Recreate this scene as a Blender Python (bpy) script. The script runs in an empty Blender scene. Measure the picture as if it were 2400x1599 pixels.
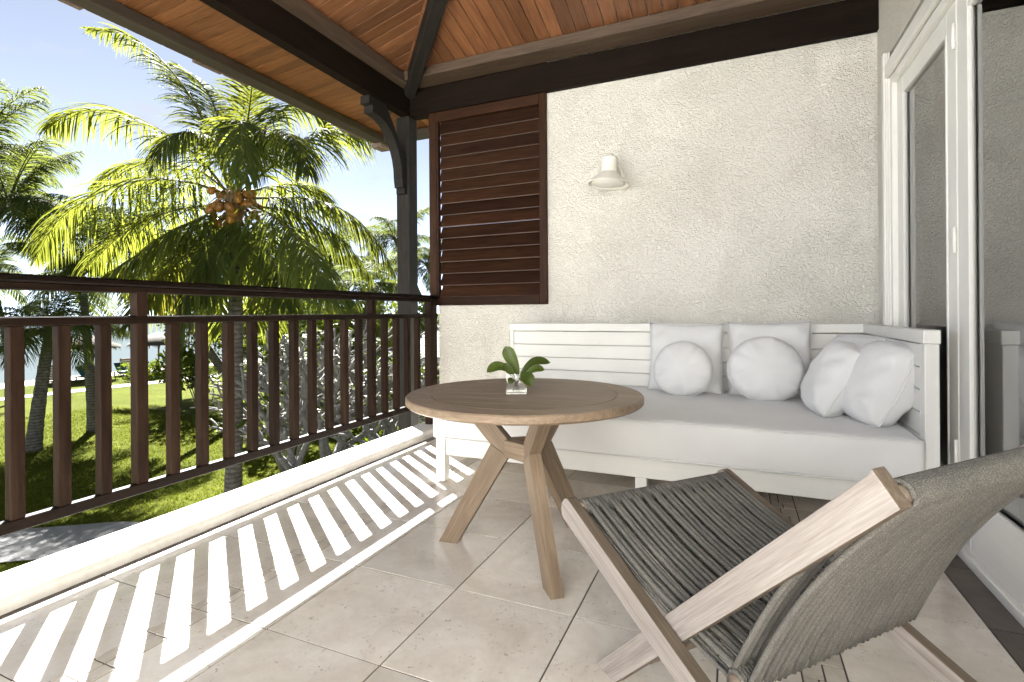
import bpy, bmesh, math, random
from mathutils import Vector, Matrix, Euler
R = math.radians
random.seed(7)
sc = bpy.context.scene
COL = sc.collection

# ------------------------------------------------------------------ camera
F_PX, CX, CY, W_PX, H_PX = 1213.0, 1200.0, 733.6, 2400.0, 1599.0
YAW, ROLL, CAM_H = R(23.4), R(-0.4), 1.03
fwd = Vector((-math.sin(YAW), math.cos(YAW), 0))
r0 = Vector((math.cos(YAW), math.sin(YAW), 0)); u0 = Vector((0, 0, 1))
rgt = r0*math.cos(ROLL) + u0*math.sin(ROLL)
upv = -r0*math.sin(ROLL) + u0*math.cos(ROLL)
cam_d = bpy.data.cameras.new('camera'); cam = bpy.data.objects.new('camera', cam_d); COL.objects.link(cam)
cam_d.sensor_width = 36; cam_d.lens = F_PX/W_PX*36
cam_d.shift_x = (W_PX/2-CX)/W_PX; cam_d.shift_y = (CY-H_PX/2)/W_PX
cam_d.clip_start = 0.05; cam_d.clip_end = 5000
M = Matrix.Identity(4)
for i in range(3):
    M[i][0] = rgt[i]; M[i][1] = upv[i]; M[i][2] = -fwd[i]
M.translation = (0, 0, CAM_H)
cam.matrix_world = M
sc.camera = cam
def at(x, y, depth):
    """photo pixel + distance along the view axis -> point in the place"""
    return Vector((0, 0, CAM_H)) + (fwd + rgt*((x-CX)/F_PX) - upv*((y-CY)/F_PX))*depth
def on_ground(x, y, z):
    d = fwd + rgt*((x-CX)/F_PX) - upv*((y-CY)/F_PX)
    return Vector((0, 0, CAM_H)) + d*((z-CAM_H)/d.z)

# ------------------------------------------------------------------ light
SUN_DIR = Vector((0.939, -0.694, -1.0)).normalized()
sun_el = math.asin(-SUN_DIR.z); sun_az = math.atan2(-SUN_DIR.x, -SUN_DIR.y)
w = bpy.data.worlds.new('World'); sc.world = w; w.use_nodes = True
wn = w.node_tree.nodes; wl = w.node_tree.links
wn.clear()
wo = wn.new('ShaderNodeOutputWorld'); bg = wn.new('ShaderNodeBackground')
sky = wn.new('ShaderNodeTexSky'); sky.sky_type = 'NISHITA'; sky.sun_disc = False
sky.sun_elevation = sun_el; sky.sun_rotation = sun_az
sky.altitude = 0; sky.air_density = 0.175; sky.dust_density = 0.02; sky.ozone_density = 1.5
# thin fair-weather clouds, the same all round the sky
tc = wn.new('ShaderNodeTexCoord'); mp = wn.new('ShaderNodeMapping'); mp.inputs['Scale'].default_value = (3.2, 3.2, 11)
nz = wn.new('ShaderNodeTexNoise'); nz.inputs['Scale'].default_value = 1.6; nz.inputs['Detail'].default_value = 8; nz.inputs['Roughness'].default_value = 0.58
rp = wn.new('ShaderNodeValToRGB'); rp.color_ramp.elements[0].position = 0.56; rp.color_ramp.elements[1].position = 0.74
mx = wn.new('ShaderNodeMixRGB'); mx.inputs['Color2'].default_value = (1.5, 1.54, 1.6, 1)
wl.new(tc.outputs['Generated'], mp.inputs['Vector']); wl.new(mp.outputs['Vector'], nz.inputs['Vector'])
wl.new(nz.outputs['Fac'], rp.inputs['Fac']); wl.new(rp.outputs['Color'], mx.inputs['Fac'])
hsv = wn.new('ShaderNodeHueSaturation'); hsv.inputs['Saturation'].default_value = 0.55; hsv.inputs['Hue'].default_value = 0.492     # sea haze
wl.new(sky.outputs['Color'], hsv.inputs['Color']); wl.new(hsv.outputs['Color'], mx.inputs['Color1']); wl.new(mx.outputs['Color'], bg.inputs['Color'])
bg.inputs['Strength'].default_value = 0.05
wl.new(bg.outputs['Background'], wo.inputs['Surface'])
sd = bpy.data.lights.new('sun', 'SUN'); so = bpy.data.objects.new('sun', sd); COL.objects.link(so)
sd.energy = 5.0; sd.angle = R(0.53); sd.color = (1.0, 0.99, 0.975)
so.rotation_euler = SUN_DIR.to_track_quat('-Z', 'Y').to_euler(); so.location = (-30, 22, 32)
sc.view_settings.view_transform = 'Standard'; sc.view_settings.look = 'None'
sc.view_settings.gamma = 1.0; sc.view_settings.use_curve_mapping = False
sc.view_settings.exposure = 3.36
cy = sc.cycles
cy.max_bounces = 14; cy.diffuse_bounces = 9; cy.glossy_bounces = 5; cy.transmission_bounces = 8; cy.transparent_max_bounces = 12
cy.caustics_reflective = False; cy.caustics_refractive = False; cy.sample_clamp_indirect = 8
try:
    cy.use_denoising = True; cy.denoiser = 'OPENIMAGEDENOISE'; cy.denoising_input_passes = 'RGB_ALBEDO_NORMAL'
except Exception: pass

# ------------------------------------------------------------------ materials
MAT = {}
class NT:
    def __init__(s, name):
        s.m = bpy.data.materials.new(name); s.m.use_nodes = True
        s.n = s.m.node_tree.nodes; s.l = s.m.node_tree.links
        s.b = s.n['Principled BSDF']; s.out = s.n['Material Output']; MAT[name] = s.m
    def node(s, t, **kw):
        n = s.n.new(t)
        for k, v in kw.items():
            if k in n.inputs: n.inputs[k].default_value = v
            else: setattr(n, k, v)
        return n
    def coords(s, scale=(1, 1, 1), rnd=True):
        t = s.node('ShaderNodeTexCoord'); mpn = s.node('ShaderNodeMapping'); mpn.inputs['Scale'].default_value = scale
        if rnd:
            oi = s.node('ShaderNodeObjectInfo'); ml = s.node('ShaderNodeVectorMath', operation='SCALE')
            cb = s.node('ShaderNodeCombineXYZ')
            for k in range(3): s.l.new(oi.outputs['Random'], cb.inputs[k])
            s.l.new(cb.outputs[0], ml.inputs[0]); ml.inputs['Scale'].default_value = 37.0
            ad = s.node('ShaderNodeVectorMath', operation='ADD')
            s.l.new(t.outputs['Object'], ad.inputs[0]); s.l.new(ml.outputs[0], ad.inputs[1]); s.l.new(ad.outputs[0], mpn.inputs['Vector'])
        else: s.l.new(t.outputs['Object'], mpn.inputs['Vector'])
        return mpn.outputs['Vector']
    def noise(s, vec, scale, detail=4, rough=0.55, dist=0.0):
        n = s.node('ShaderNodeTexNoise'); n.inputs['Scale'].default_value = scale; n.inputs['Detail'].default_value = detail
        n.inputs['Roughness'].default_value = rough; n.inputs['Distortion'].default_value = dist
        s.l.new(vec, n.inputs['Vector']); return n.outputs['Fac']
    def ramp(s, fac, stops):
        r = s.node('ShaderNodeValToRGB'); e = r.color_ramp.elements
        while len(e) < len(stops): e.new(0.5)
        for k, (p, c) in enumerate(stops): e[k].position = p; e[k].color = (*c, 1)
        s.l.new(fac, r.inputs['Fac']); return r.outputs['Color']
    def mix(s, a, b, fac=0.5, mode='MIX'):
        n = s.node('ShaderNodeMixRGB'); n.blend_type = mode
        for key, v in (('Fac', fac), ('Color1', a), ('Color2', b)):
            if hasattr(v, 'default_value') or hasattr(v, 'links'): s.l.new(v, n.inputs[key])
            elif isinstance(v, (tuple, list)): n.inputs[key].default_value = (*v, 1)
            else: n.inputs[key].default_value = v
        return n.outputs['Color']
    def bump(s, h, strength=0.3, dist=0.01, normal=None):
        n = s.node('ShaderNodeBump'); n.inputs['Strength'].default_value = strength; n.inputs['Distance'].default_value = dist
        s.l.new(h, n.inputs['Height'])
        if normal is not None: s.l.new(normal, n.inputs['Normal'])
        s.l.new(n.outputs['Normal'], s.b.inputs['Normal']); return n.outputs['Normal']
    def base(s, c):
        if isinstance(c, (tuple, list)): s.b.inputs['Base Color'].default_value = (*c, 1)
        else: s.l.new(c, s.b.inputs['Base Color'])
    def set(s, **kw):
        for k, v in kw.items(): s.b.inputs[k.replace('_', ' ')].default_value = v
def vary(s, col, amount=0.35):
    """each piece its own tone"""
    oi = s.node('ShaderNodeObjectInfo')
    mr = s.node('ShaderNodeMapRange'); s.l.new(oi.outputs['Random'], mr.inputs['Value'])
    mr.inputs['To Min'].default_value = 1-amount; mr.inputs['To Max'].default_value = 1+amount
    hs = s.node('ShaderNodeHueSaturation'); s.l.new(mr.outputs[0], hs.inputs['Value']); s.l.new(col, hs.inputs['Color'])
    return hs.outputs['Color']
def wood(name, dark, mid, light, rough=0.5, grain=1.0, var=0.2, spec=0.4, bump=0.15):
    s = NT(name)
    v = s.coords((1.3*grain, 22*grain, 22*grain))
    g1 = s.noise(v, 2.2, 6, 0.6, 1.2)
    g2 = s.noise(s.coords((4, 130, 130)), 2.0, 3, 0.6)
    col = s.ramp(g1, [(0.25, dark), (0.5, mid), (0.78, light)])
    col = s.mix(col, s.ramp(g2, [(0.35, (0.55, 0.55, 0.55)), (0.65, (1, 1, 1))]), 0.55, 'MULTIPLY')
    big = s.noise(s.coords((0.7, 3, 3)), 1.4, 3)
    col = s.mix(col, s.ramp(big, [(0.35, (0.72, 0.72, 0.72)), (0.65, (1.1, 1.1, 1.1))]), 0.6, 'MULTIPLY')
    s.base(vary(s, col, var)); s.set(Roughness=rough, Specular_IOR_Level=spec)
    s.bump(g2, bump, 0.004); return s.m
wood('dark_beam', (0.0058, 0.0034, 0.0022), (0.0108, 0.0064, 0.0042), (0.018, 0.0110, 0.0074), 0.7, var=0.15, spec=0.08)
wood('grey_wood', (0.011, 0.0088, 0.0072), (0.019, 0.0158, 0.013), (0.032, 0.0275, 0.0235), 0.65, var=0.2, spec=0.2)
wood('fascia_wood', (0.035, 0.025, 0.018), (0.058, 0.042, 0.032), (0.090, 0.068, 0.054), 0.6, var=0.15)
wood('ledger_wood', (0.055, 0.034, 0.021), (0.095, 0.062, 0.040), (0.14, 0.098, 0.07), 0.6, var=0.15)
wood('ceiling_wood', (0.115, 0.042, 0.017), (0.195, 0.078, 0.032), (0.29, 0.135, 0.060), 0.42, var=0.30, spec=0.5)
wood('soffit_wood', (0.15, 0.053, 0.018), (0.23, 0.088, 0.031), (0.30, 0.13, 0.052), 0.5, var=0.22)
wood('rail_wood', (0.0062, 0.0034, 0.0020), (0.0108, 0.0060, 0.0036), (0.018, 0.0104, 0.0064), 0.5, var=0.2, spec=0.1)
wood('baluster_wood', (0.0105, 0.0054, 0.0030), (0.0215, 0.0113, 0.0066), (0.040, 0.0225, 0.0142), 0.55, var=0.35, spec=0.08)
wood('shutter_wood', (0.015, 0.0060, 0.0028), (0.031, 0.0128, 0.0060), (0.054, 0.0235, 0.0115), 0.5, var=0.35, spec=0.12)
wood('shutter_lit_edge', (0.07, 0.044, 0.035), (0.10, 0.068, 0.056), (0.14, 0.10, 0.085), 0.5, var=0.2)
wood('table_wood', (0.165, 0.115, 0.074), (0.25, 0.182, 0.122), (0.34, 0.258, 0.182), 0.48, var=0.12, spec=0.4)
wood('chair_wood', (0.12, 0.088, 0.060), (0.18, 0.138, 0.10), (0.26, 0.21, 0.165), 0.6, grain=0.8, var=0.12)
wood('chair_lit', (0.29, 0.245, 0.215), (0.39, 0.345, 0.315), (0.48, 0.44, 0.41), 0.6, grain=0.8, var=0.05)
wood('weathered_wood', (0.16, 0.12, 0.08), (0.27, 0.21, 0.14), (0.36, 0.29, 0.20), 0.8)
# stucco
s = NT('stucco')
v = s.coords((1, 1, 1), False)
n1 = s.noise(v, 33, 3, 0.5, 2.4); n2 = s.noise(v, 75, 4, 0.6, 0.8); n3 = s.noise(v, 0.9, 4, 0.55)
h = s.mix(n1, n2, 0.35)
hr = s.ramp(h, [(0.36, (0, 0, 0)), (0.62, (1, 1, 1))])
n4 = s.noise(v, 2.6, 5, 0.65, 0.8)
col = s.mix(s.ramp(n3, [(0.3, (0.78, 0.755, 0.685)), (0.7, (0.85, 0.83, 0.77))]), s.ramp(h, [(0.33, (0.90, 0.89, 0.87)), (0.6, (1, 1, 1))]), 0.6, 'MULTIPLY')
s.base(s.mix(col, s.ramp(n4, [(0.34, (0.93, 0.92, 0.90)), (0.55, (1, 1, 1))]), 0.4, 'MULTIPLY'))
s.set(Roughness=0.85, Specular_IOR_Level=0.25)
amp = s.mix(hr, (0.5, 0.5, 0.5), s.ramp(n4, [(0.35, (0.0, 0.0, 0.0)), (0.7, (0.4, 0.4, 0.4))]))
s.bump(amp, 1.0, 0.0115)
# paints
def paint(name, c, rough=0.45, dirt=0.08, bump=0.03):
    s = NT(name); v = s.coords((1, 1, 1)); n = s.noise(v, 2.3, 5, 0.6); n2 = s.noise(s.coords((2, 60, 60)), 2, 3)
    lo = tuple(x*(1-dirt) for x in c)
    s.base(s.mix(s.ramp(n, [(0.3, lo), (0.65, c)]), s.ramp(n2, [(0.3, (0.96, 0.96, 0.95)), (0.6, (1, 1, 1))]), 0.8, 'MULTIPLY'))
    s.set(Roughness=rough); s.bump(n2, bump, 0.003); return s.m
paint('sofa_paint', (0.74, 0.735, 0.705), 0.42)
paint('door_paint', (0.82, 0.81, 0.77), 0.38)
paint('lamp_paint', (0.80, 0.77, 0.70), 0.5)
paint('house_white', (0.77, 0.775, 0.78), 0.8, 0.1)
s = NT('kerb_paint'); v = s.coords((1, 1, 1), False); n = s.noise(v, 3, 6, 0.65); n2 = s.noise(v, 55, 4)
s.base(s.mix(s.ramp(n, [(0.3, (0.60, 0.575, 0.53)), (0.6, (0.72, 0.70, 0.66))]), s.ramp(n2, [(0.3, (0.88, 0.86, 0.82)), (0.55, (1, 1, 1))]), 0.6, 'MULTIPLY'))
s.set(Roughness=0.65); s.bump(n2, 0.15, 0.004)
# fabric
def fabric(name, c, scale=420, bump=0.25):
    s = NT(name); v = s.coords((1, 1, 1))
    wv = s.node('ShaderNodeTexWave', wave_type='BANDS'); wv.bands_direction = 'X'; wv.inputs['Scale'].default_value = scale; s.l.new(v, wv.inputs['Vector'])
    wv2 = s.node('ShaderNodeTexWave', wave_type='BANDS'); wv2.bands_direction = 'Z'; wv2.inputs['Scale'].default_value = scale; s.l.new(v, wv2.inputs['Vector'])
    n = s.noise(v, 5, 4); n2 = s.noise(v, 11, 4, 0.6)
    s.base(s.ramp(n, [(0.3, tuple(x*0.95 for x in c)), (0.7, c)]))
    hh = s.mix(s.mix(wv.outputs['Fac'], wv2.outputs['Fac'], 0.5), n2, 0.7)
    s.set(Roughness=0.9, Specular_IOR_Level=0.2, Sheen_Weight=0.25); s.bump(hh, bump, 0.022); return s.m
fabric('white_fabric', (0.79, 0.795, 0.795), bump=0.45); fabric('mattress_fabric', (0.735, 0.735, 0.725), bump=0.3)
fabric('piping', (0.66, 0.66, 0.65), bump=0.05)
# rope
s = NT('rope'); v = s.coords((1, 1, 1))
vo = s.node('ShaderNodeTexVoronoi'); vo.inputs['Scale'].default_value = 420; s.l.new(v, vo.inputs['Vector'])
n = s.noise(v, 7, 3)
c1 = s.ramp(vo.outputs['Distance'], [(0.10, (0.245, 0.236, 0.217)), (0.55, (0.135, 0.130, 0.118))])
s.base(s.mix(c1, s.ramp(n, [(0.3, (0.75, 0.75, 0.75)), (0.7, (1.15, 1.12, 1.08))]), 0.7, 'MULTIPLY'))
s.set(Roughness=0.85, Specular_IOR_Level=0.2); s.bump(vo.outputs['Distance'], 0.5, 0.003)
# stone floor
def stone(name, cols, pit=(0.33, 0.27, 0.21), rough=(0.05, 0.27), var=0.12, bumpk=0.25, sc1=1.0, pits=0.8):
    s = NT(name); v = s.coords((1, 1, 1))
    big = s.noise(v, 3.2*sc1, 6, 0.62, 0.9); fine = s.noise(v, 26*sc1, 6, 0.7, 0.4); spots = s.noise(v, 75*sc1, 4, 0.6, 0.5)
    area = s.noise(v, 6.5*sc1, 3, 0.5, 1.5)
    col = s.ramp(big, [(0.28, cols[0]), (0.5, cols[1]), (0.74, cols[2])])
    col = s.mix(col, s.ramp(fine, [(0.3, (0.88, 0.86, 0.83)), (0.62, (1.03, 1.03, 1.02))]), 0.55, 'MULTIPLY')
    mask = s.mix(s.ramp(spots, [(0.60, (0, 0, 0)), (0.68, (1, 1, 1))]), s.ramp(area, [(0.46, (0, 0, 0)), (0.62, (1, 1, 1))]), 1.0, 'MULTIPLY')
    mk = s.node('ShaderNodeMath', operation='MULTIPLY'); s.l.new(mask, mk.inputs[0]); mk.inputs[1].default_value = pits
    col = s.mix(col, pit, mk.outputs[0])
    s.base(vary(s, col, var))
    mr = s.node('ShaderNodeMapRange'); s.l.new(fine, mr.inputs['Value']); mr.inputs['To Min'].default_value = rough[0]; mr.inputs['To Max'].default_value = rough[1]
    s.l.new(mr.outputs[0], s.b.inputs['Roughness']); s.set(Specular_IOR_Level=0.5)
    iv = s.node('ShaderNodeInvert'); s.l.new(mask, iv.inputs['Color']); s.bump(s.mix(iv.outputs[0], fine, 0.25), bumpk, 0.003); return s.m
stone('tile_stone', [(0.575, 0.52, 0.45), (0.69, 0.640, 0.575), (0.77, 0.73, 0.675)], var=0.12)
stone('mosaic_stone', [(0.44, 0.39, 0.33), (0.55, 0.50, 0.44), (0.65, 0.60, 0.54)], rough=(0.3, 0.55), var=0.14, sc1=2.5)
stone('border_stone', [(0.070, 0.055, 0.045), (0.105, 0.085, 0.072), (0.15, 0.125, 0.105)], pit=(0.04, 0.03, 0.025), rough=(0.35, 0.6), var=0.12)
s = NT('grout'); s.base((0.10, 0.082, 0.066)); s.set(Roughness=0.9)
# glass
def glass(name, tint, rough=0.0, ior=1.45):
    s = NT(name); s.n.remove(s.b)
    tr = s.node('ShaderNodeBsdfTransparent'); tr.inputs['Color'].default_value = (*tint, 1)
    gl = s.node('ShaderNodeBsdfGlossy'); gl.inputs['Roughness'].default_value = rough; gl.inputs['Color'].default_value = (1, 1, 1, 1)
    fr = s.node('ShaderNodeFresnel'); fr.inputs['IOR'].default_value = ior
    mxs = s.node('ShaderNodeMixShader'); s.l.new(fr.outputs[0], mxs.inputs[0]); s.l.new(tr.outputs[0], mxs.inputs[1]); s.l.new(gl.outputs[0], mxs.inputs[2])
    s.l.new(mxs.outputs[0], s.out.inputs['Surface']); return s.m
glass('window_glass', (0.60, 0.62, 0.60), 0.0, 3.8)
for nm_, ior_ in (('vase_glass', 1.45), ('water_clear', 1.33)):
    s = NT(nm_); s.base((0.97, 0.985, 0.98)); s.set(Roughness=0.0, IOR=ior_, Transmission_Weight=1.0)
s = NT('metal'); s.base((0.55, 0.54, 0.52)); s.set(Metallic=1.0, Roughness=0.35)
s = NT('dark_metal'); s.base((0.05, 0.05, 0.055)); s.set(Metallic=0.6, Roughness=0.5)
s = NT('bulb_white'); s.base((0.85, 0.84, 0.80)); s.set(Roughness=0.3)
# foliage
def leafmat(name, lo, hi, trans, tw=0.45, rough=0.62, spec=0.06, scale=0.9):
    s = NT(name); v = s.coords((1, 1, 1)); n = s.noise(v, scale*6, 4, 0.6)
    col = vary(s, s.ramp(n, [(0.3, lo), (0.7, hi)]), 0.25)
    s.base(col); s.set(Roughness=rough, Specular_IOR_Level=spec)
    tl = s.node('ShaderNodeBsdfTranslucent'); s.l.new(s.mix(col, trans, 0.65), tl.inputs['Color'])
    mxs = s.node('ShaderNodeMixShader'); mxs.inputs[0].default_value = tw
    s.l.new(s.b.outputs[0], mxs.inputs[1]); s.l.new(tl.outputs[0], mxs.inputs[2]); s.l.new(mxs.outputs[0], s.out.inputs['Surface']); return s.m
leafmat('palm_leaf', (0.050, 0.074, 0.022), (0.092, 0.120, 0.034), (0.225, 0.235, 0.020), 0.58)
leafmat('palm_leaf_far', (0.042, 0.064, 0.022), (0.074, 0.100, 0.034), (0.16, 0.18, 0.025), 0.52)
leafmat('palm_leaf_old', (0.055, 0.058, 0.010), (0.085, 0.082, 0.014), (0.22, 0.19, 0.010), 0.5)
leafmat('shrub_leaf', (0.024, 0.046, 0.008), (0.050, 0.080, 0.014), (0.15, 0.18, 0.010), 0.45)
leafmat('dark_leaf', (0.028, 0.048, 0.014), (0.055, 0.080, 0.022), (0.12, 0.15, 0.02), 0.42)
leafmat('sprig_leaf', (0.032, 0.052, 0.007), (0.068, 0.098, 0.012), (0.14, 0.18, 0.012), 0.22, 0.38, 0.35, scale=6)
leafmat('petal', (0.75, 0.72, 0.62), (0.85, 0.83, 0.76), (0.8, 0.78, 0.6), 0.3)
leafmat('grass_blade', (0.048, 0.064, 0.007), (0.092, 0.104, 0.014), (0.13, 0.15, 0.009), 0.35, 0.7, 0.03)
s = NT('palm_trunk'); v = s.coords((1, 1, 1)); n = s.noise(v, 9, 5, 0.65)
wv = s.node('ShaderNodeTexWave'); wv.bands_direction = 'Z'; wv.inputs['Scale'].default_value = 3.2; wv.inputs['Distortion'].default_value = 3.0; wv.inputs['Detail'].default_value = 3; s.l.new(v, wv.inputs['Vector'])
s.base(s.mix(s.ramp(n, [(0.3, (0.050, 0.043, 0.036)), (0.68, (0.15, 0.135, 0.115))]), s.ramp(wv.outputs['Fac'], [(0.15, (0.45, 0.43, 0.40)), (0.5, (1, 1, 1))]), 0.8, 'MULTIPLY'))
s.set(Roughness=0.9); s.bump(s.mix(wv.outputs['Fac'], n, 0.5), 0.6, 0.03)
s = NT('rachis'); s.base((0.085, 0.078, 0.02)); s.set(Roughness=0.75, Specular_IOR_Level=0.05)
s = NT('pale_bark'); v = s.coords((1, 1, 1)); n = s.noise(v, 11, 5, 0.6)
s.base(s.ramp(n, [(0.3, (0.085, 0.080, 0.074)), (0.68, (0.19, 0.18, 0.17))])); s.set(Roughness=0.8); s.bump(n, 0.4, 0.02)
s = NT('coconut'); s.base(vary(s, s.ramp(s.noise(s.coords((1, 1, 1)), 9, 3), [(0.3, (0.20, 0.075, 0.008)), (0.7, (0.30, 0.13, 0.014))]), 0.3)); s.set(Roughness=0.42)
s = NT('husk'); s.base(s.ramp(s.noise(s.coords((6, 6, 40)), 3, 4), [(0.3, (0.09, 0.055, 0.025)), (0.7, (0.26, 0.17, 0.08))])); s.set(Roughness=0.9)
# ground
s = NT('grass_ground'); v = s.coords((1, 1, 1), False)
n1 = s.noise(v, 0.35, 5, 0.6); n2 = s.noise(v, 5, 5, 0.7); n3 = s.noise(v, 34, 4, 0.75)
col = s.mix(s.ramp(n1, [(0.3, (0.058, 0.072, 0.008)), (0.7, (0.100, 0.112, 0.016))]), s.ramp(n2, [(0.3, (0.62, 0.66, 0.5)), (0.7, (1.15, 1.1, 1.0))]), 0.8, 'MULTIPLY')
s.base(s.mix(col, s.ramp(n3, [(0.3, (0.5, 0.55, 0.45)), (0.7, (1.25, 1.2, 1.1))]), 0.8, 'MULTIPLY')); s.set(Roughness=1.0, Specular_IOR_Level=0.03); s.bump(n3, 1.0, 0.05)
s = NT('concrete'); v = s.coords((1, 1, 1), False); n = s.noise(v, 1.3, 6, 0.65); n2 = s.noise(v, 22, 4, 0.7)
s.base(s.mix(s.ramp(n, [(0.3, (0.15, 0.145, 0.136)), (0.7, (0.205, 0.20, 0.19))]), s.ramp(n2, [(0.3, (0.8, 0.8, 0.8)), (0.65, (1.05, 1.05, 1.05))]), 0.7, 'MULTIPLY')); s.set(Roughness=0.85); s.bump(n2, 0.3, 0.01)
s = NT('sand'); v = s.coords((1, 1, 1), False); n = s.noise(v, 2.0, 5, 0.6)
s.base(s.ramp(n, [(0.3, (0.22, 0.19, 0.14)), (0.7, (0.30, 0.27, 0.21))])); s.set(Roughness=0.95); s.bump(n, 0.4, 0.05)
s = NT('sea_water'); v = s.coords((1, 1, 1), False)
s.base((0.062, 0.074, 0.078)); s.set(Roughness=0.6, Specular_IOR_Level=0.0); s.bump(s.noise(v, 1.1, 6, 0.65, 0.5), 0.35, 0.25)
s = NT('thatch'); v = s.coords((12, 12, 2)); s.base(s.ramp(s.noise(v, 2, 5, 0.7), [(0.3, (0.03, 0.023, 0.015)), (0.7, (0.085, 0.066, 0.045))])); s.set(Roughness=0.95)
s = NT('teal_canvas'); s.base((0.012, 0.085, 0.105)); s.set(Roughness=0.8)
s = NT('shingle'); s.base(vary(s, s.ramp(s.noise(s.coords((3, 20, 20)), 2, 5, 0.7), [(0.3, (0.17, 0.155, 0.14)), (0.7, (0.34, 0.31, 0.29))]), 0.3)); s.set(Roughness=0.8)
s = NT('roof_clay'); s.base(vary(s, s.ramp(s.noise(s.coords((4, 4, 4)), 4, 5, 0.7), [(0.3, (0.13, 0.085, 0.075)), (0.7, (0.24, 0.16, 0.14))]), 0.25)); s.set(Roughness=0.75)
paint('room_wall', (0.55, 0.53, 0.48), 0.8); s = NT('room_floor'); s.base((0.16, 0.12, 0.09)); s.set(Roughness=0.4)

# ------------------------------------------------------------------ geometry helpers
WM = {}
def finish(o, Mw, parent):
    COL.objects.link(o); o.parent = parent
    o.matrix_basis = (WM[parent].inverted() @ Mw) if parent is not None else Mw
    WM[o] = Mw; return o
def tag(o, label=None, cat=None, group=None, kind=None):
    if label: o['label'] = label
    if cat: o['category'] = cat
    if group: o['group'] = group
    if kind: o['kind'] = kind
    return o
def thing(name, label, cat, loc=(0, 0, 0), group=None, kind=None, rot=None):
    o = bpy.data.objects.new(name, None); o.empty_display_size = 0.05
    Mw = Matrix.Translation(loc)
    if rot is not None: Mw = Mw @ rot
    finish(o, Mw, None); return tag(o, label, cat, group, kind)
def mesh_obj(name, verts, faces, mats, parent=None, Mw=None, midx=None, smooth=False):
    me = bpy.data.meshes.new(name); me.from_pydata([tuple(v) for v in verts], [], faces)
    for m_ in (mats if isinstance(mats, (list, tuple)) else [mats]): me.materials.append(MAT[m_])
    if midx: me.polygons.foreach_set('material_index', midx)
    if smooth is True: me.polygons.foreach_set('use_smooth', [True]*len(me.polygons))
    elif smooth: me.polygons.foreach_set('use_smooth', smooth)
    me.update()
    o = bpy.data.objects.new(name, me); return finish(o, Mw or Matrix.Identity(4), parent)
def cbox_data(sx, sy, sz, b):
    """box with chamfered edges, centred"""
    hx, hy, hz = sx/2, sy/2, sz/2; b = min(b, hx*0.49, hy*0.49, hz*0.49)
    if b <= 0:
        vs = [(x, y, z) for x in (-hx, hx) for y in (-hy, hy) for z in (-hz, hz)]
        return vs, [(0, 1, 3, 2), (4, 6, 7, 5), (0, 4, 5, 1), (2, 3, 7, 6), (0, 2, 6, 4), (1, 5, 7, 3)]
    bm = bmesh.new(); bmesh.ops.create_cube(bm, size=1.0)
    for v in bm.verts: v.co = Vector((v.co.x*sx, v.co.y*sy, v.co.z*sz))
    bmesh.ops.bevel(bm, geom=bm.edges[:], offset=b, segments=1, affect='EDGES', profile=0.5)
    bm.verts.index_update()
    vs = [tuple(v.co) for v in bm.verts]; fs = [tuple(v.index for v in f.verts) for f in bm.faces]; bm.free()
    return vs, fs
CACHE = {}
def box_mesh(name, sx, sy, sz, mat, b=0.0):
    k = (name, round(sx, 4), round(sy, 4), round(sz, 4), mat, round(b, 4))
    if k not in CACHE:
        vs, fs = cbox_data(sx, sy, sz, b); me = bpy.data.meshes.new(name); me.from_pydata(vs, [], fs); me.materials.append(MAT[mat]); me.update(); CACHE[k] = me
    return CACHE[k]
def box(name, lo, hi, mat, parent=None, b=0.0, grain='X'):
    """axis-aligned box; grain = world axis the wood grain follows"""
    lo, hi = Vector(lo), Vector(hi); c = (lo+hi)/2; d = hi-lo
    rot = {'X': Matrix.Identity(4), 'Y': Matrix.Rotation(R(90), 4, 'Z'), 'Z': Matrix.Rotation(R(-90), 4, 'Y')}[grain]
    dims = {'X': (d.x, d.y, d.z), 'Y': (d.y, d.x, d.z), 'Z': (d.z, d.y, d.x)}[grain]
    o = bpy.data.objects.new(name, box_mesh(name, *dims, mat, b)); return finish(o, Matrix.Translation(c) @ rot, parent)
def frame_of(p0, p1, up=(0, 0, 1)):
    x = (Vector(p1)-Vector(p0)).normalized(); u = Vector(up); y = u.cross(x)
    if y.length < 1e-4: y = Vector((0, 1, 0)).cross(x)
    y.normalize(); z = x.cross(y)
    Mx = Matrix.Identity(4)
    for i in range(3): Mx[i][0] = x[i]; Mx[i][1] = y[i]; Mx[i][2] = z[i]
    Mx.translation = (Vector(p0)+Vector(p1))/2; return Mx
def bar(name, p0, p1, wd, ht, mat, parent=None, up=(0, 0, 1), b=0.003):
    L = (Vector(p1)-Vector(p0)).length
    o = bpy.data.objects.new(name, box_mesh(name, L, wd, ht, mat, b)); return finish(o, frame_of(p0, p1, up), parent)
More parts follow.
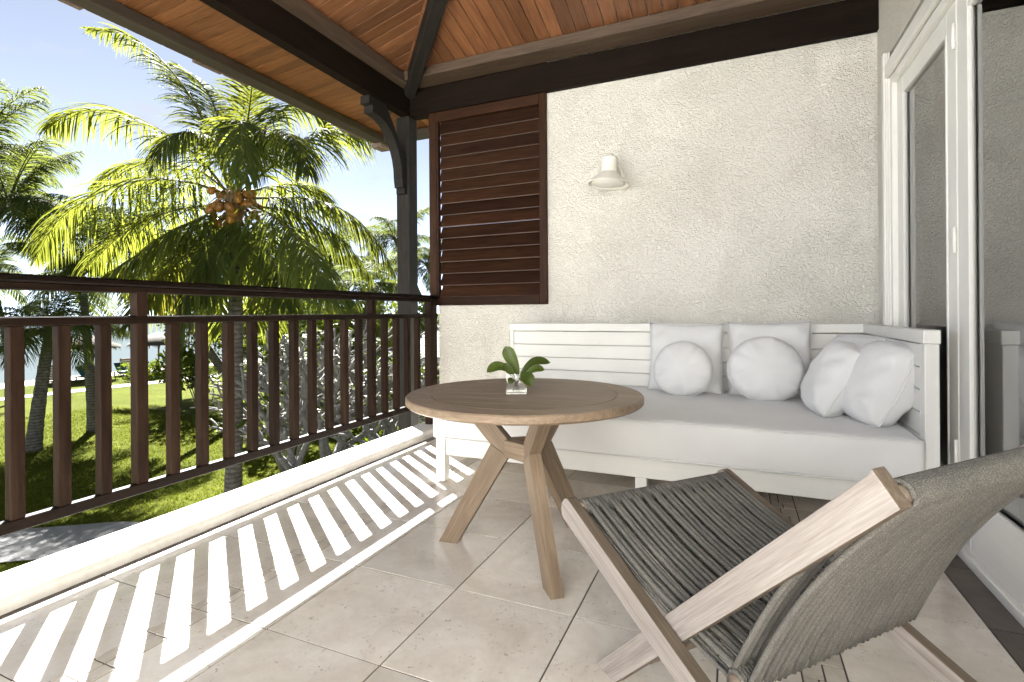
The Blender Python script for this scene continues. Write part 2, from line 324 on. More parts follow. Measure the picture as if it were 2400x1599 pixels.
class MB:
    def __init__(s): s.v = []; s.f = []; s.mi = []; s.sm = []
    def add(s, vs, fs, mi=0, sm=False, Mx=None):
        n = len(s.v); s.v += [tuple(Mx @ Vector(v)) if Mx else tuple(v) for v in vs]
        s.f += [tuple(i+n for i in f) for f in fs]; s.mi += [mi]*len(fs); s.sm += [sm]*len(fs)
    def box(s, lo, hi, mi=0, b=0.0, Mx=None):
        lo, hi = Vector(lo), Vector(hi); d = hi-lo; vs, fs = cbox_data(d.x, d.y, d.z, b)
        T = Matrix.Translation((lo+hi)/2); s.add(vs, fs, mi, False, (Mx @ T) if Mx else T)
    def tube(s, pts, rad, n=6, mi=0, cap=True, sm=True):
        pts = [Vector(p) for p in pts]; rads = rad if isinstance(rad, (list, tuple)) else [rad]*len(pts)
        vs, fs = [], []; prev = None
        for i, p in enumerate(pts):
            t = (pts[min(i+1, len(pts)-1)]-pts[max(i-1, 0)]).normalized()
            if prev is None: a = Vector((0, 0, 1)) if abs(t.z) < 0.9 else Vector((1, 0, 0)); y = a.cross(t).normalized()
            else: y = (prev - t*prev.dot(t)).normalized()
            prev = y; z = t.cross(y)
            for k in range(n):
                a = 2*math.pi*k/n; vs.append(p + (y*math.cos(a)+z*math.sin(a))*rads[i])
        for i in range(len(pts)-1):
            for k in range(n): fs.append((i*n+k, i*n+(k+1) % n, (i+1)*n+(k+1) % n, (i+1)*n+k))
        if cap: fs.append(tuple(reversed(range(n)))); fs.append(tuple(range((len(pts)-1)*n, len(pts)*n)))
        s.add(vs, fs, mi, sm)
    def lathe(s, prof, n=24, mi=0, Mx=None, cap=True, sm=True):
        vs, fs = [], []
        for r_, z in prof:
            for k in range(n): a = 2*math.pi*k/n; vs.append((r_*math.cos(a), r_*math.sin(a), z))
        for i in range(len(prof)-1):
            for k in range(n): fs.append((i*n+k, i*n+(k+1) % n, (i+1)*n+(k+1) % n, (i+1)*n+k))
        if cap: fs.append(tuple(reversed(range(n)))); fs.append(tuple(range((len(prof)-1)*n, len(prof)*n)))
        s.add(vs, fs, mi, sm, Mx)
    def prism(s, poly, axis_lo, axis_hi, fn, mi=0):
        """poly of 2-D points extruded; fn(a,b,c) -> 3-D point"""
        n = len(poly); vs = [fn(a, b, axis_lo) for a, b in poly] + [fn(a, b, axis_hi) for a, b in poly]
        fs = [tuple(reversed(range(n))), tuple(range(n, 2*n))] + [(i, (i+1) % n, n+(i+1) % n, n+i) for i in range(n)]
        s.add(vs, fs, mi)
    def build(s, name, mats, parent=None, Mw=None, recalc=True):
        o = mesh_obj(name, s.v, s.f, mats, parent, Mw, s.mi, s.sm)
        if recalc:
            bm = bmesh.new(); bm.from_mesh(o.data); bmesh.ops.recalc_face_normals(bm, faces=bm.faces[:]); bm.to_mesh(o.data); bm.free()
        return o
def spline(pts, n):
    """Catmull-Rom through pts, n samples"""
    P = [Vector(p) for p in pts]; P = [P[0]*2-P[1]] + P + [P[-1]*2-P[-2]]; out = []
    for k in range(n):
        u = k/(n-1)*(len(P)-3); i = min(int(u), len(P)-4); t = u-i
        a, b, c, d = P[i:i+4]
        out.append(0.5*((2*b)+(c-a)*t+(2*a-5*b+4*c-d)*t*t+(3*b-a-3*c+d)*t**3))
    return out

# ================================================================== SETTING: the terrace
G0 = -3.3
Y0, YW, YR = -3.7, 4.02, 1.5         # terrace runs from behind the camera to the back wall
XD = 0.85                   # door wall
XR = -2.45                  # inner face of the railing
KI, KO, KZ = -2.335, -2.565, 0.060
fl = tag(box('terrace_floor', (KI, Y0, -0.30), (XD+0.02, YW, -0.0032), 'grout'), kind='structure')
sl = tag(box('terrace_slab_edge', (KO-0.02, Y0, -0.34), (KI-0.002, YW+0.25, -0.02), 'kerb_paint'), kind='structure')
P_ = 0.455; TX = [-1.67, -1.42, -0.965, -0.51, -0.055, 0.165]
rows = [1.69+P_*k for k in range(-14, 6)]
def tile(x0, x1, y0, y1, mat='tile_stone', nm='tile'):
    g = 0.0028; x0 += g; x1 -= g; y0 = max(y0, Y0)+g; y1 = min(y1, YW)-g
    if y1-y0 < 0.03: return
    d = random.uniform(-0.0006, 0.0006)
    box(nm, (x0, y0, -0.011), (x1, y1, d), mat, fl, 0.0004)
for i in range(len(TX)-1):
    for j in range(len(rows)-1): tile(TX[i], TX[i+1], rows[j], rows[j+1])
for j in range(len(rows)-1):
    tile(-2.275, -1.775, rows[j], rows[j+1]); tile(0.28, 0.745, rows[j], rows[j+1])
    tile(KI+0.001, -2.275, rows[j], rows[j+1], 'border_stone', 'border_tile'); tile(0.745, XD-0.002, rows[j], rows[j+1], 'border_stone', 'border_tile')
for (xa, xb) in ((-1.775, -1.67), (0.165, 0.28)):      # inlaid band of small split stones
    y = 0.55
    while y < YW-0.05:
        L = random.choice((0.075, 0.11, 0.15)); xm = xa+(xb-xa)*random.choice((0.35, 0.5, 0.65))
        tile(xa, xm, y, y+L, 'mosaic_stone', 'mosaic_stone'); tile(xm, xb, y, y+L, 'mosaic_stone', 'mosaic_stone'); y += L
    tile(xa, xb, Y0, 0.55, 'mosaic_stone', 'mosaic_stone')
# kerb with a rounded inner edge
mb = MB(); prof = [(KO, -0.02), (KO, KZ-0.006), (KO+0.006, KZ)]
rr = 0.035
for k in range(7):
    a = R(90-15*k); prof.append((KI-rr+rr*math.cos(a), KZ-rr+rr*math.sin(a)))
prof += [(KI, -0.02)]
mb.prism(prof, Y0, YW+0.02, lambda a, b, c_: (a, c_, b))
kb = mb.build('terrace_kerb', 'kerb_paint'); tag(kb, kind='structure')

# ------------------------------------------------------------------ back wall
SHX0, SHX1, SHZ0, SHZ1 = -2.53, -1.413, 1.10, 2.83
wall = thing('back_wall', 'cream rough stucco wall behind the white daybed sofa', 'wall', (0, YW, 0))
box('wall_panel', (-2.457, YW, -0.3), (SHX1, YW+0.22, SHZ0), 'stucco', wall)
box('wall_panel', (SHX1, YW, -0.3), (XD+0.25, YW+0.22, 3.5), 'stucco', wall)
ew = tag(box('bounce_wall', (-6.5, Y0-0.22, G0), (XD+0.25, Y0, 3.5), 'house_white'), kind='structure')  # unseen white wall, added to bounce sunlight onto the terrace
# ------------------------------------------------------------------ shutter
sh = thing('louvre_shutter', 'dark red brown louvred shutter between corner post and stucco wall', 'shutter', (SHX0, YW, SHZ0))
yf, yb = 3.985, 4.035
box('stile', (SHX0, yf, SHZ0), (SHX0+0.075, yb, SHZ1), 'shutter_wood', sh, 0.004, 'Z')
box('stile', (SHX1-0.062, yf, SHZ0), (SHX1, yb, SHZ1), 'shutter_wood', sh, 0.004, 'Z')
box('rail', (SHX0+0.075, yf+0.002, SHZ0), (SHX1-0.062, yb-0.002, SHZ0+0.075), 'shutter_wood', sh, 0.004)
box('rail', (SHX0+0.075, yf+0.002, SHZ1-0.085), (SHX1-0.062, yb-0.002, SHZ1), 'shutter_wood', sh, 0.004)
box('bead', (SHX0+0.075, yf+0.004, SHZ0+0.075), (SHX0+0.095, yb-0.004, SHZ1-0.085), 'shutter_wood', sh, 0.003, 'Z')
nsl = 15; pit = (SHZ1-0.085-SHZ0-0.075)/nsl
for k in range(nsl):
    zc = SHZ0+0.075+pit*(k+0.5); a = R(64.5+16*min(1, max(0, (k-6)/5))+random.uniform(-1.2, 1.2)); L = 0.121; th = 0.013
    mb = MB(); xa, xb = SHX0+0.097, SHX1-0.064
    hw = (xb-xa)/2
    # local: x length, y across the slat (inner edge +y), z thickness
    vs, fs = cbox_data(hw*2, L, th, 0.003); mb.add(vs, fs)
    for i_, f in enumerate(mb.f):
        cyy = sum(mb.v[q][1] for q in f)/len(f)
        if cyy < -L/2+0.004: mb.mi[i_] = 1  # low edge painted paler, as lit from the floor below
    dirv = Vector((0, math.cos(a), math.sin(a)))        # inner-low to outer-high
    Mx = Matrix.Identity(4); xx = Vector((1, 0, 0)); zz = xx.cross(dirv)
    for q in range(3): Mx[q][0] = xx[q]; Mx[q][1] = dirv[q]; Mx[q][2] = zz[q]
    Mx.translation = ((xa+xb)/2, 4.03, zc)
    mb.build('slat', ['shutter_wood', 'shutter_lit_edge'], sh, Mx)

# ------------------------------------------------------------------ corner post with bracket
post = thing('corner_post', 'square weathered dark timber roof post with curved bracket at railing end', 'post', (-2.79, 4.02, -3.3))
PX0, PX1, PY0, PY1 = -2.86, -2.72, 3.95, 4.085
BZ0 = 2.83
box('shaft', (PX0, PY0, -3.3), (PX1, PY1, BZ0), 'grey_wood', post, 0.006, 'Z')
mb = MB()   # bracket in the Y-Z plane, on the near side of the post
pts = []
def q(y, z): return (y, z)
outer = [q(PY0-0.52, 2.828), q(PY0-0.52, 2.76), q(PY0-0.475, 2.76), q(PY0-0.475, 2.70), q(PY0-0.43, 2.70)]
for k in range(1, 9):
    a = R(90*k/8); outer.append(q(PY0-0.43+0.37*math.sin(a)*0.97, 2.70-0.46*(1-math.cos(a))))
outer += [q(PY0-0.06, 2.17), q(PY0-0.035, 2.17), q(PY0-0.035, 2.12), q(PY0-0.001, 2.12)]
inner = [q(PY0-0.001, 2.42), q(PY0-0.10, 2.56), q(PY0-0.20, 2.70), q(PY0-0.30, 2.828)]
mb.prism(outer+inner, -2.835, -2.745, lambda a, b, c_: (c_, a, b))
mb.build('bracket', 'grey_wood', post)
# ------------------------------------------------------------------ wall-side door wall
dw = thing('door_wall', 'cream stucco wall round the white glazed folding doors', 'wall', (XD, 3.9, 0))
DY1, DZ1 = 3.86, 2.56      # far edge and head of the door opening
box('wall_panel', (XD, DY1, -0.3), (XD+0.25, YW-0.001, 3.5), 'stucco', dw)
box('wall_panel', (XD, Y0, DZ1), (XD+0.25, DY1, 3.5), 'stucco', dw)
df = thing('door_frame', 'white moulded architrave round the folding glass doors', 'door frame', (XD, DY1, 0))
for k, (wd, pr) in enumerate(((0.10, 0.012), (0.075, 0.024), (0.045, 0.036))):
    box('architrave', (XD-pr, DY1-0.15, 0.0), (XD-0.001 if k == 0 else XD-pr+0.011, DY1-0.15+wd, DZ1-0.0), 'door_paint', df, 0.004, 'Z')
    box('head_architrave', (XD-pr, Y0, DZ1-0.15), (XD-0.001 if k == 0 else XD-pr+0.011, DY1-0.15+wd+0.0002, DZ1-0.15+wd), 'door_paint', df, 0.004, 'Y') if k == 0 else None
box('jamb', (XD-0.004, DY1-0.19, 0.0), (XD+0.10, DY1-0.152, DZ1-0.15), 'door_paint', df, 0.003, 'Z')
box('head_jamb', (XD-0.004, Y0, DZ1-0.20), (XD+0.10, DY1-0.152, DZ1-0.152), 'door_paint', df, 0.003, 'Y')
box('head_moulding', (XD-0.03, Y0, DZ1-0.155), (XD-0.012, DY1-0.14, DZ1-0.075), 'door_paint', df, 0.004, 'Y')
box('threshold', (XD+0.0, Y0, -0.02), (XD+0.14, DY1-0.19, 0.035), 'door_paint', df, 0.004, 'Y')
def leaf(y0, y1, label, x=XD+0.02, hinges=()):
    d = thing('glass_door', label, 'door', (x, (y0+y1)/2, 0.036), 'folding glass doors')
    z0, z1, s1, s0 = 0.036, DZ1-0.203, 0.105, 0.105
    T = 0.045
    box('stile', (x, y0, z0), (x+T, y0+s0, z1), 'door_paint', d, 0.004, 'Z'); box('stile', (x, y1-s1, z0), (x+T, y1, z1), 'door_paint', d, 0.004, 'Z')
    box('bottom_rail', (x+0.001, y0+s0, z0), (x+T-0.001, y1-s1, z0+0.24), 'door_paint', d, 0.004, 'Y'); box('top_rail', (x+0.001, y0+s0, z1-0.10), (x+T-0.001, y1-s1, z1), 'door_paint', d, 0.004, 'Y')
    box('glazing_bead', (x-0.004, y1-s1-0.014, z0+0.24), (x+0.012, y1-s1-0.001, z1-0.10), 'door_paint', d, 0.002, 'Z')
    box('glazing_bead', (x-0.004, y0+s0+0.001, z0+0.24), (x+0.012, y0+s0+0.014, z1-0.10), 'door_paint', d, 0.002, 'Z')
    box('glazing_bead', (x-0.004, y0+s0+0.015, z0+0.241), (x+0.012, y1-s1-0.015, z0+0.254), 'door_paint', d, 0.002, 'Y')
    mesh_obj('pane', [(x+0.02, y0+s0-0.002, z0+0.235), (x+0.02, y0+s0-0.002, z1-0.095), (x+0.02, y1-s1+0.002, z1-0.095), (x+0.02, y1-s1+0.002, z0+0.235)], [(0, 1, 2, 3)], 'window_glass', d)
    for hz in hinges:
        mbh = MB(); mbh.tube([(x-0.009, y0+0.002, hz-0.055), (x-0.009, y0+0.002, hz+0.055)], 0.0075, 8)
        mbh.box((x-0.004, y0+0.003, hz-0.05), (x-0.0005, y0+0.028, hz+0.05)); mbh.build('hinge', 'door_paint', d)
    return d
leaf(2.785, 3.665, 'narrow white glazed door leaf behind the sofa arm', hinges=(0.42, 1.33, 2.20))
leaf(1.885, 2.775, 'white glazed door leaf behind the rope chair back, at the right edge', hinges=())
box('wall_panel', (XD, Y0, 0.0), (XD+0.25, 1.88, DZ1-0.2), 'stucco', dw)
# the room behind the glass
rm = tag(box('interior_floor', (XD+0.15, Y0, -0.05), (XD+4.2, YW, 0.0), 'room_floor'), kind='structure')
tag(box('interior_wall_far', (XD+4.2, Y0, -0.05), (XD+4.3, YW, 2.9), 'room_wall'), kind='structure')
tag(box('interior_wall_end', (XD+0.25, YW-0.001, -0.05), (XD+4.2, YW+0.1, 2.9), 'room_wall'), kind='structure')
tag(box('interior_wall_near', (XD+0.25, Y0-0.1, -0.05), (XD+4.2, Y0, 2.9), 'room_wall'), kind='structure')
tag(box('interior_ceiling', (XD+0.25, Y0, 2.9), (XD+4.2, YW, 3.0), 'room_wall'), kind='structure')

# ------------------------------------------------------------------ veranda roof
roof = thing('veranda_roof', 'timber lined hipped veranda roof over the terrace with clay tiles', 'roof', (-2.8, 4.0, 3.0))
bar('plate_beam', (-2.765, YR, 2.935), (-2.765, 4.085, 2.935), 0.09, 0.21, 'dark_beam', roof)
bar('wall_beam', (-2.719, 4.03, 2.945), (XD+0.02, 4.03, 2.945), 0.12, 0.23, 'dark_beam', roof)
LZ0, LZ1 = 3.055, 3.135
bar('ledger', (-2.675, YR, 3.083), (-2.675, 3.90, 3.083), 0.088, 0.082, 'ledger_wood', roof)
bar('ledger', (-2.72, 3.867, 3.10), (XD-0.001, 3.867, 3.10), 0.20, 0.08, 'ledger_wood', roof)
bar('frieze_board', (-2.77, YR, 3.30), (-2.77, 4.06, 3.30), 0.04, 0.5, 'dark_beam', roof)
bar('frieze_board', (-2.74, 4.05, 3.32), (XD, 4.05, 3.32), 0.04, 0.5, 'dark_beam', roof)
T_IN = 0.26
HX, HY, HZ = -2.66, 3.80, 3.135        # inner hip foot (ceiling plane)
XC, YC0 = 0.85, YR
def plank(name, a, b, wdir, wdt, th, mat, b_=0.0):
    """plank from a to b, width along wdir"""
    x = (Vector(b)-Vector(a)).normalized(); z = x.cross(Vector(wdir)).normalized()
    if z.z < 0: z = -z
    return bar(name, a, b, wdt, th, mat, roof, up=z, b=0.0025)
pw = 0.105
# left slope: rises towards +X from the ledger, cut by the hip
y = HY
k = 0
while y > YR:
    yc = y-pw/2; run = min(max(HY-yc, 0.03)+0.06, 3.5)
    plank('ceiling_board', (HX-0.05, yc, HZ-0.05*T_IN+0.012), (HX+run, yc, HZ+run*T_IN+0.012), (0, 1, 0), pw-0.005, 0.016, 'ceiling_wood'); y -= pw; k += 1
# back slope: rises towards -Y from the wall ledger
x = HX
while x < XD:
    xc = x+pw/2; run = min(max(xc-HX, 0.03)+0.06, HY-YR)
    plank('ceiling_board', (xc, HY+0.05, HZ-0.05*T_IN+0.012), (xc, HY-run, HZ+run*T_IN+0.012), (1, 0, 0), pw-0.005, 0.016, 'ceiling_wood'); x += pw
# hip rafter and upper purlins
hip0 = Vector((-2.76, 4.00, 3.06)); hd = Vector((1, -1, T_IN*1.02)).normalized()
bar('hip_rafter', hip0, hip0+hd*3.6, 0.105, 0.17, 'grey_wood', roof, b=0.008)
for kx in (0.92, 1.9):
    zz = HZ+kx*T_IN-0.045
    bar('purlin', (HX+kx, YR, zz), (HX+kx, HY-kx+0.02, zz), 0.085, 0.11, 'ledger_wood', roof)
    bar('purlin', (HX+kx-0.02, HY-kx, zz), (XD, HY-kx, zz), 0.085, 0.11, 'ledger_wood', roof)
# eaves: soffit boards, fascia, tiles
SE, YE, ZE = -4.36, 5.70, 3.30
ZS0, ZS1 = 3.405, 3.53       # soffit at fascia, at wall plate
y = YE
n_e = 0
while y > YR:
    yc = y-pw/2; xin = -2.79 if yc < 4.05 else max(SE+0.05, -2.79-(yc-4.05)*0.96)
    f_ = (xin-SE)/(-2.79-SE)
    plank('soffit_board', (SE+0.01, yc, ZS0), (xin, yc, ZS0+(ZS1-ZS0)*f_), (0, 1, 0), pw-0.006, 0.016, 'soffit_wood'); y -= pw
x = SE+0.05
while x < -1.2:
    xc = x+pw/2; yin = 4.07 if xc > -2.79 else min(YE-0.05, 4.07+(-2.79-xc)*1.04)
    f_ = (YE-yin)/(YE-4.07)
    plank('soffit_board', (xc, YE-0.01, ZS0+0.003), (xc, yin, ZS0+0.003+(ZS1-ZS0)*f_), (1, 0, 0), pw-0.006, 0.016, 'soffit_wood'); x += pw
box('soffit_panel', (-1.2, 4.07, 3.44), (XD+2, YE-0.01, 3.46), 'soffit_wood', roof)
bar('fascia', (SE+0.03, YR, 3.343), (SE+0.03, YE+0.05, 3.343), 0.155, 0.088, 'fascia_wood', roof)
bar('fascia', (SE+0.109, YE-0.03, 3.343), (XD+2, YE-0.03, 3.343), 0.155, 0.088, 'fascia_wood', roof)
bar('fascia_board', (SE-0.062, YR, 3.362), (SE-0.062, YE+0.08, 3.362), 0.026, 0.10, 'fascia_wood', roof)
bar('fascia_board', (SE-0.048, YE+0.062, 3.362), (XD+2, YE+0.062, 3.362), 0.026, 0.10, 'fascia_wood', roof)
for i in range(15):      # eave tiles over the fascia, uneven ends
    yy = YE+0.1-0.29*(i+1); ov = 0.145+random.choice((0.0, 0.0, 0.03, 0.05))
    mb = MB(); mb.box((SE-ov, yy, 3.416), (SE+0.02, yy+0.278, 3.434), 0, 0.003); mb.box((SE-ov, yy, 3.345), (SE-ov+0.055, yy+0.278, 3.4155), 0, 0.003)
    mb.build('roof_tile', 'roof_clay', roof)
for i in range(16):
    xx = SE-0.1+0.29*i; ov = 0.10+random.choice((0.0, 0.0, 0.03, 0.05))
    mb = MB(); mb.box((xx, YE-0.02, 3.436), (xx+0.278, YE+ov, 3.452), 0, 0.003); mb.box((xx, YE+ov-0.055, 3.345), (xx+0.278, YE+ov, 3.4355), 0, 0.003); mb.build('roof_tile', 'roof_clay', roof)
box('hip_tile', (SE-0.10, YE-0.10, 3.25), (SE+0.06, YE+0.13, 3.36), 'roof_clay', roof, 0.01)
mb = MB()      # the roof skin above everything
XT = SE-0.02+(YE+0.05-YR); ZT = 3.44+0.26*(YE+0.05-YR)
mb.add([(SE-0.02, YE+0.05, 3.44), (SE-0.02, YR, 3.44), (XT, YR, ZT), (6.0, YR, ZT), (6.0, YE+0.05, 3.44)], [(0, 2, 1), (0, 4, 3, 2)])
mb.build('roof_covering', 'roof_clay', roof, recalc=False)
# ------------------------------------------------------------------ railing
rail = thing('balcony_railing', 'dark brown timber balcony railing with square balusters along the terrace', 'railing', (XR-0.03, 2.0, KZ))
YB1 = 3.995
bar('top_rail', (XR-0.03, Y0, 1.174), (XR-0.03, YB1, 1.174), 0.085, 0.030, 'rail_wood', rail, b=0.008)
bar('top_rail_under', (XR-0.03, Y0, 1.1445), (XR-0.03, YB1, 1.1445), 0.060, 0.029, 'rail_wood', rail, b=0.004)
bar('middle_rail', (XR-0.028, Y0, 1.0105), (XR-0.028, YB1, 1.0105), 0.056, 0.037, 'rail_wood', rail, b=0.005)
bar('bottom_rail', (XR-0.0185, Y0, 0.2535), (XR-0.0185, YB1, 0.2535), 0.037, 0.045, 'rail_wood', rail, b=0.003)
for i in range(-38, 19):
    yr = 1.057+0.1476*i; yc = yr-0.0225
    if yc < Y0+0.03: continue
    if i in (3, 14, -8, -19, -30):
        bar('railing_post', (XR-0.027, yc, KZ-0.001 if False else 0.276), (XR-0.027, yc, 1.139), 0.05, 0.05, 'baluster_wood', rail, up=(1, 0, 0), b=0.003)
    else:
        o = bar('baluster', (XR-0.022, yc, 0.276), (XR-0.022, yc, 0.992), 0.045, 0.042, 'baluster_wood', rail, up=(1, 0, 0), b=0.003)
for i in (-19, -8, 3, 14):    # the posts carry the railing down to the kerb
    pass
box('end_post', (XR-0.06, 3.86, KZ), (XR+0.003, 3.975, 1.159), 'baluster_wood', rail, 0.004, 'Z')
box('end_post', (XR-0.06, Y0, KZ), (XR+0.003, Y0+0.1, 1.159), 'baluster_wood', rail, 0.004, 'Z')

# ================================================================== FURNITURE
# ------------------------------------------------------------------ daybed sofa
SX0, SX1, SF, SB = -1.69, 0.74, 2.72, 3.865     # left end, inner face of arm, front, face of back
sofa = thing('daybed_sofa', 'white painted slatted timber daybed sofa against the stucco wall', 'sofa', (-0.45, 3.3, 0))
sp = 'sofa_paint'
box('apron', (SX0+0.062, SF+0.012, 0.168), (SX1, SF+0.042, 0.27), sp, sofa, 0.003)
box('apron', (SX0+0.012, SF+0.062, 0.168), (SX0+0.042, SB+0.04, 0.27), sp, sofa, 0.003, 'Y')
box('platform', (SX0+0.043, SF+0.043, 0.235), (SX1-0.001, SB, 0.262), sp, sofa, 0.0)
for (x0_, y0_) in ((SX0, SF), (SX0, SB-0.0), (-0.49, SF+0.013), (SX1-0.115, SF+0.013), (-0.49, SB-0.03)):
    lg = box('leg', (x0_, y0_, 0.008), (x0_+0.06, y0_+0.06, 0.271 if x0_ == SX0 else 0.1675), sp, sofa, 0.003, 'Z')
    mb = MB(); mb.lathe([(0.021, 0.0), (0.021, 0.0075)], 10, Mx=Matrix.Translation((x0_+0.03, y0_+0.03, 0)))
    mb.build('foot', 'metal', lg)
# back: cap, stile, boards
box('top_cap', (SX0-0.004, SB-0.008, 0.886), (SX1+0.05, SB+0.068, 0.945), sp, sofa, 0.004)
box('stile', (SX0, SB, 0.262), (SX0+0.030, SB+0.06, 0.885), sp, sofa, 0.003, 'Z')
lines = [0.883, 0.779, 0.679, 0.580, 0.481, 0.382, 0.282]
for k in range(len(lines)-1):
    box('back_board', (SX0+0.033, SB+0.002, lines[k+1]+0.0025), (SX1, SB+0.026, lines[k]-0.0025), sp, sofa, 0.0025)
    box('arm_board', (SX1, SF+0.072, lines[k+1]+0.0025), (SX1+0.022, SB-0.003, lines[k]-0.0025), sp, sofa, 0.0025, 'Y')
box('back_panel', (SX0+0.032, SB+0.028, 0.27), (SX1, SB+0.05, 0.88), sp, sofa)
box('arm_cap', (SX1-0.008, SF-0.003, 0.886), (SX1+0.053, SB-0.009, 0.945), sp, sofa, 0.004, 'Y')
box('arm_post', (SX1-0.004, SF, 0.0), (SX1+0.048, SF+0.070, 0.885), sp, sofa, 0.003, 'Z')
box('arm_panel', (SX1+0.023, SF+0.071, 0.2), (SX1+0.045, SB-0.004, 0.884), sp, sofa)
box('arm_leg', (SX1, SB-0.05, 0.0), (SX1+0.04, SB+0.03, 0.26), sp, sofa, 0.003, 'Z')
# ------------------------------------------------------------------ mattress (rounded slab with piping)
def rounded_slab(x0, x1, y0, y1, z0, z1, r, nx, ny, puff, seed):
    rnd = random.Random(seed); mbm = bmesh.new(); bmesh.ops.create_cube(mbm, size=1)
    for v in mbm.verts: v.co = Vector(((x0+x1)/2+v.co.x*(x1-x0), (y0+y1)/2+v.co.y*(y1-y0), (z0+z1)/2+v.co.z*(z1-z0)))
    bmesh.ops.bevel(mbm, geom=mbm.edges[:], offset=r, segments=3, affect='EDGES', profile=0.5)
    bmesh.ops.bisect_plane
    for ax, n, lo, hi in ((0, nx, x0, x1), (1, ny, y0, y1)):
        for k in range(1, n):
            co = [0, 0, 0]; no = [0, 0, 0]; co[ax] = lo+(hi-lo)*k/n; no[ax] = 1
            bmesh.ops.bisect_plane(mbm, geom=mbm.verts[:]+mbm.edges[:]+mbm.faces[:], plane_co=co, plane_no=no)
    for v in mbm.verts:
        u = (v.co.x-x0)/(x1-x0); t = (v.co.y-y0)/(y1-y0)
        if v.co.z > (z0+z1)/2: v.co.z += puff*(max(0.0, math.sin(math.pi*u))**0.5)*(max(0.0, math.sin(math.pi*t))**0.5) + 0.003*math.sin(u*23+3*t)*math.sin(t*9+2*u)+0.002*math.sin(u*47+5*t)
        if abs(v.co.y-y0) < 0.002: v.co.y -= 0.004*math.sin(u*17)+0.006*math.sin(math.pi*(v.co.z-z0)/(z1-z0))
    vs = [tuple(v.co) for v in mbm.verts]; mbm.verts.index_update(); fs = [tuple(v.index for v in f.verts) for f in mbm.faces]; mbm.free(); return vs, fs
vs, fs = rounded_slab(SX0-0.012, SX1-0.006, SF-0.028, SB-0.012, 0.272, 0.478, 0.022, 60, 24, 0.012, 3)
mt = mesh_obj('seat_mattress', vs, fs, 'mattress_fabric', None, Matrix.Identity(4), None, True)
tag(mt, 'long cream seat mattress lying on the daybed sofa', 'mattress')
mb = MB()
for zz in (0.472, 0.282):
    o_ = -0.001; xa, xb, ya, yb_ = SX0-0.012-o_, SX1-0.006+o_, SF-0.030-o_, SB-0.012+o_; rr = 0.03
    loop = [(xa, yb_, zz), (xa, ya+rr, zz), (xa+rr*0.3, ya+rr*0.3, zz), (xa+rr, ya, zz)]+[(xa+rr+(xb-xa-2*rr)*k/20, ya-0.004*math.sin((k/20)*17)*1.0, zz) for k in range(1, 20)]+[(xb-rr, ya, zz), (xb-rr*0.3, ya+rr*0.3, zz), (xb, ya+rr, zz), (xb, yb_, zz)]
    mb.tube(loop, 0.0042, 6)
mb.build('piping', 'piping', mt)
# ------------------------------------------------------------------ pillows
def pillow(name, label, size, thick, Mw, round_=False, seed=0, group=None, n=26, pinch=0.07, soft=0.0):
    rnd = random.Random(seed); ph = [rnd.uniform(0, 6.28) for _ in range(8)]
    def P(u, v, sgn):
        if round_:
            rr = max(abs(u), abs(v)); l = math.hypot(u, v) or 1
            x, y = u/l*rr, v/l*rr; d = rr; prof = max(0.0, 1-d**2.6)**0.5
            wr = 0.010*math.sin(9*math.atan2(v, u)+ph[0])*d**3 + 0.006*math.sin(19*math.atan2(v, u)+ph[1])*d**4 + 0.006*math.sin(5*u+3*v+ph[2])
            if y < -0.55: y = -0.55+(y+0.55)*0.80
        else:
            x = u*(1-pinch*(1-v*v)*abs(u)**3); y = v*(1-pinch*(1-u*u)*abs(v)**3)
            prof = (max(0.0, 1-abs(u)**3.2)*max(0.0, 1-abs(v)**3.2))**0.48
            if soft:
                rr = max(abs(u), abs(v)); l = math.hypot(u, v) or 1; x = x*(1-soft)+u/l*rr*soft; y = y*(1-soft)+v/l*rr*soft
            wr = 0.010*math.sin(7*u+5*v+ph[1])*(abs(u*v)) + 0.008*math.sin(11*v-6*u+ph[2])*abs(u)**2 + (0.003*math.sin(15*(u+v)+ph[5]+2*math.sin(4*u))*abs(u*v)**0.5 + 0.0025*math.sin(13*(u-v)+ph[6])*abs(v))*(1-soft)
        z = sgn*(thick/2*prof + 0.004) + wr*(1 if prof > 0.1 else 0.3)
        z += 0.008*math.sin(3*u+ph[3])*math.sin(2.4*v+ph[4])
        return (x*size[0]/2, y*size[1]/2, z)
    vs, fs = [], []
    for sgn in (1, -1):
        b0 = len(vs)
        for i in range(n+1):
            for j in range(n+1): vs.append(P(-1+2*i/n, -1+2*j/n, sgn))
        for i in range(n):
            for j in range(n):
                f = (b0+i*(n+1)+j, b0+(i+1)*(n+1)+j, b0+(i+1)*(n+1)+j+1, b0+i*(n+1)+j+1); fs.append(f if sgn > 0 else f[::-1])
    o = mesh_obj(name, vs, fs, 'white_fabric', None, Mw, None, True)
    bm = bmesh.new(); bm.from_mesh(o.data); bmesh.ops.remove_doubles(bm, verts=bm.verts[:], dist=0.0095)
    bm.to_mesh(o.data); bm.free(); o.data.polygons.foreach_set('use_smooth', [True]*len(o.data.polygons))
    edge = []
    m_ = 48
    for k in range(m_+1):
        a = 2*math.pi*k/m_
        if round_: u, v = math.cos(a), math.sin(a); s_ = 1/max(abs(u), abs(v)); u *= s_; v *= s_
        else: u, v = math.cos(a), math.sin(a); s_ = 1/max(abs(u), abs(v)); u *= s_; v *= s_
        p = P(u, v, 1); edge.append((p[0], p[1], 0.0+0.008*math.sin(3*u+ph[3])*math.sin(2.4*v+ph[4])))
    mbp = MB(); mbp.tube(edge, 0.0035, 5, cap=False); mbp.build('seam', 'piping', o, Mw)
    tag(o, label, 'pillow', group); return o
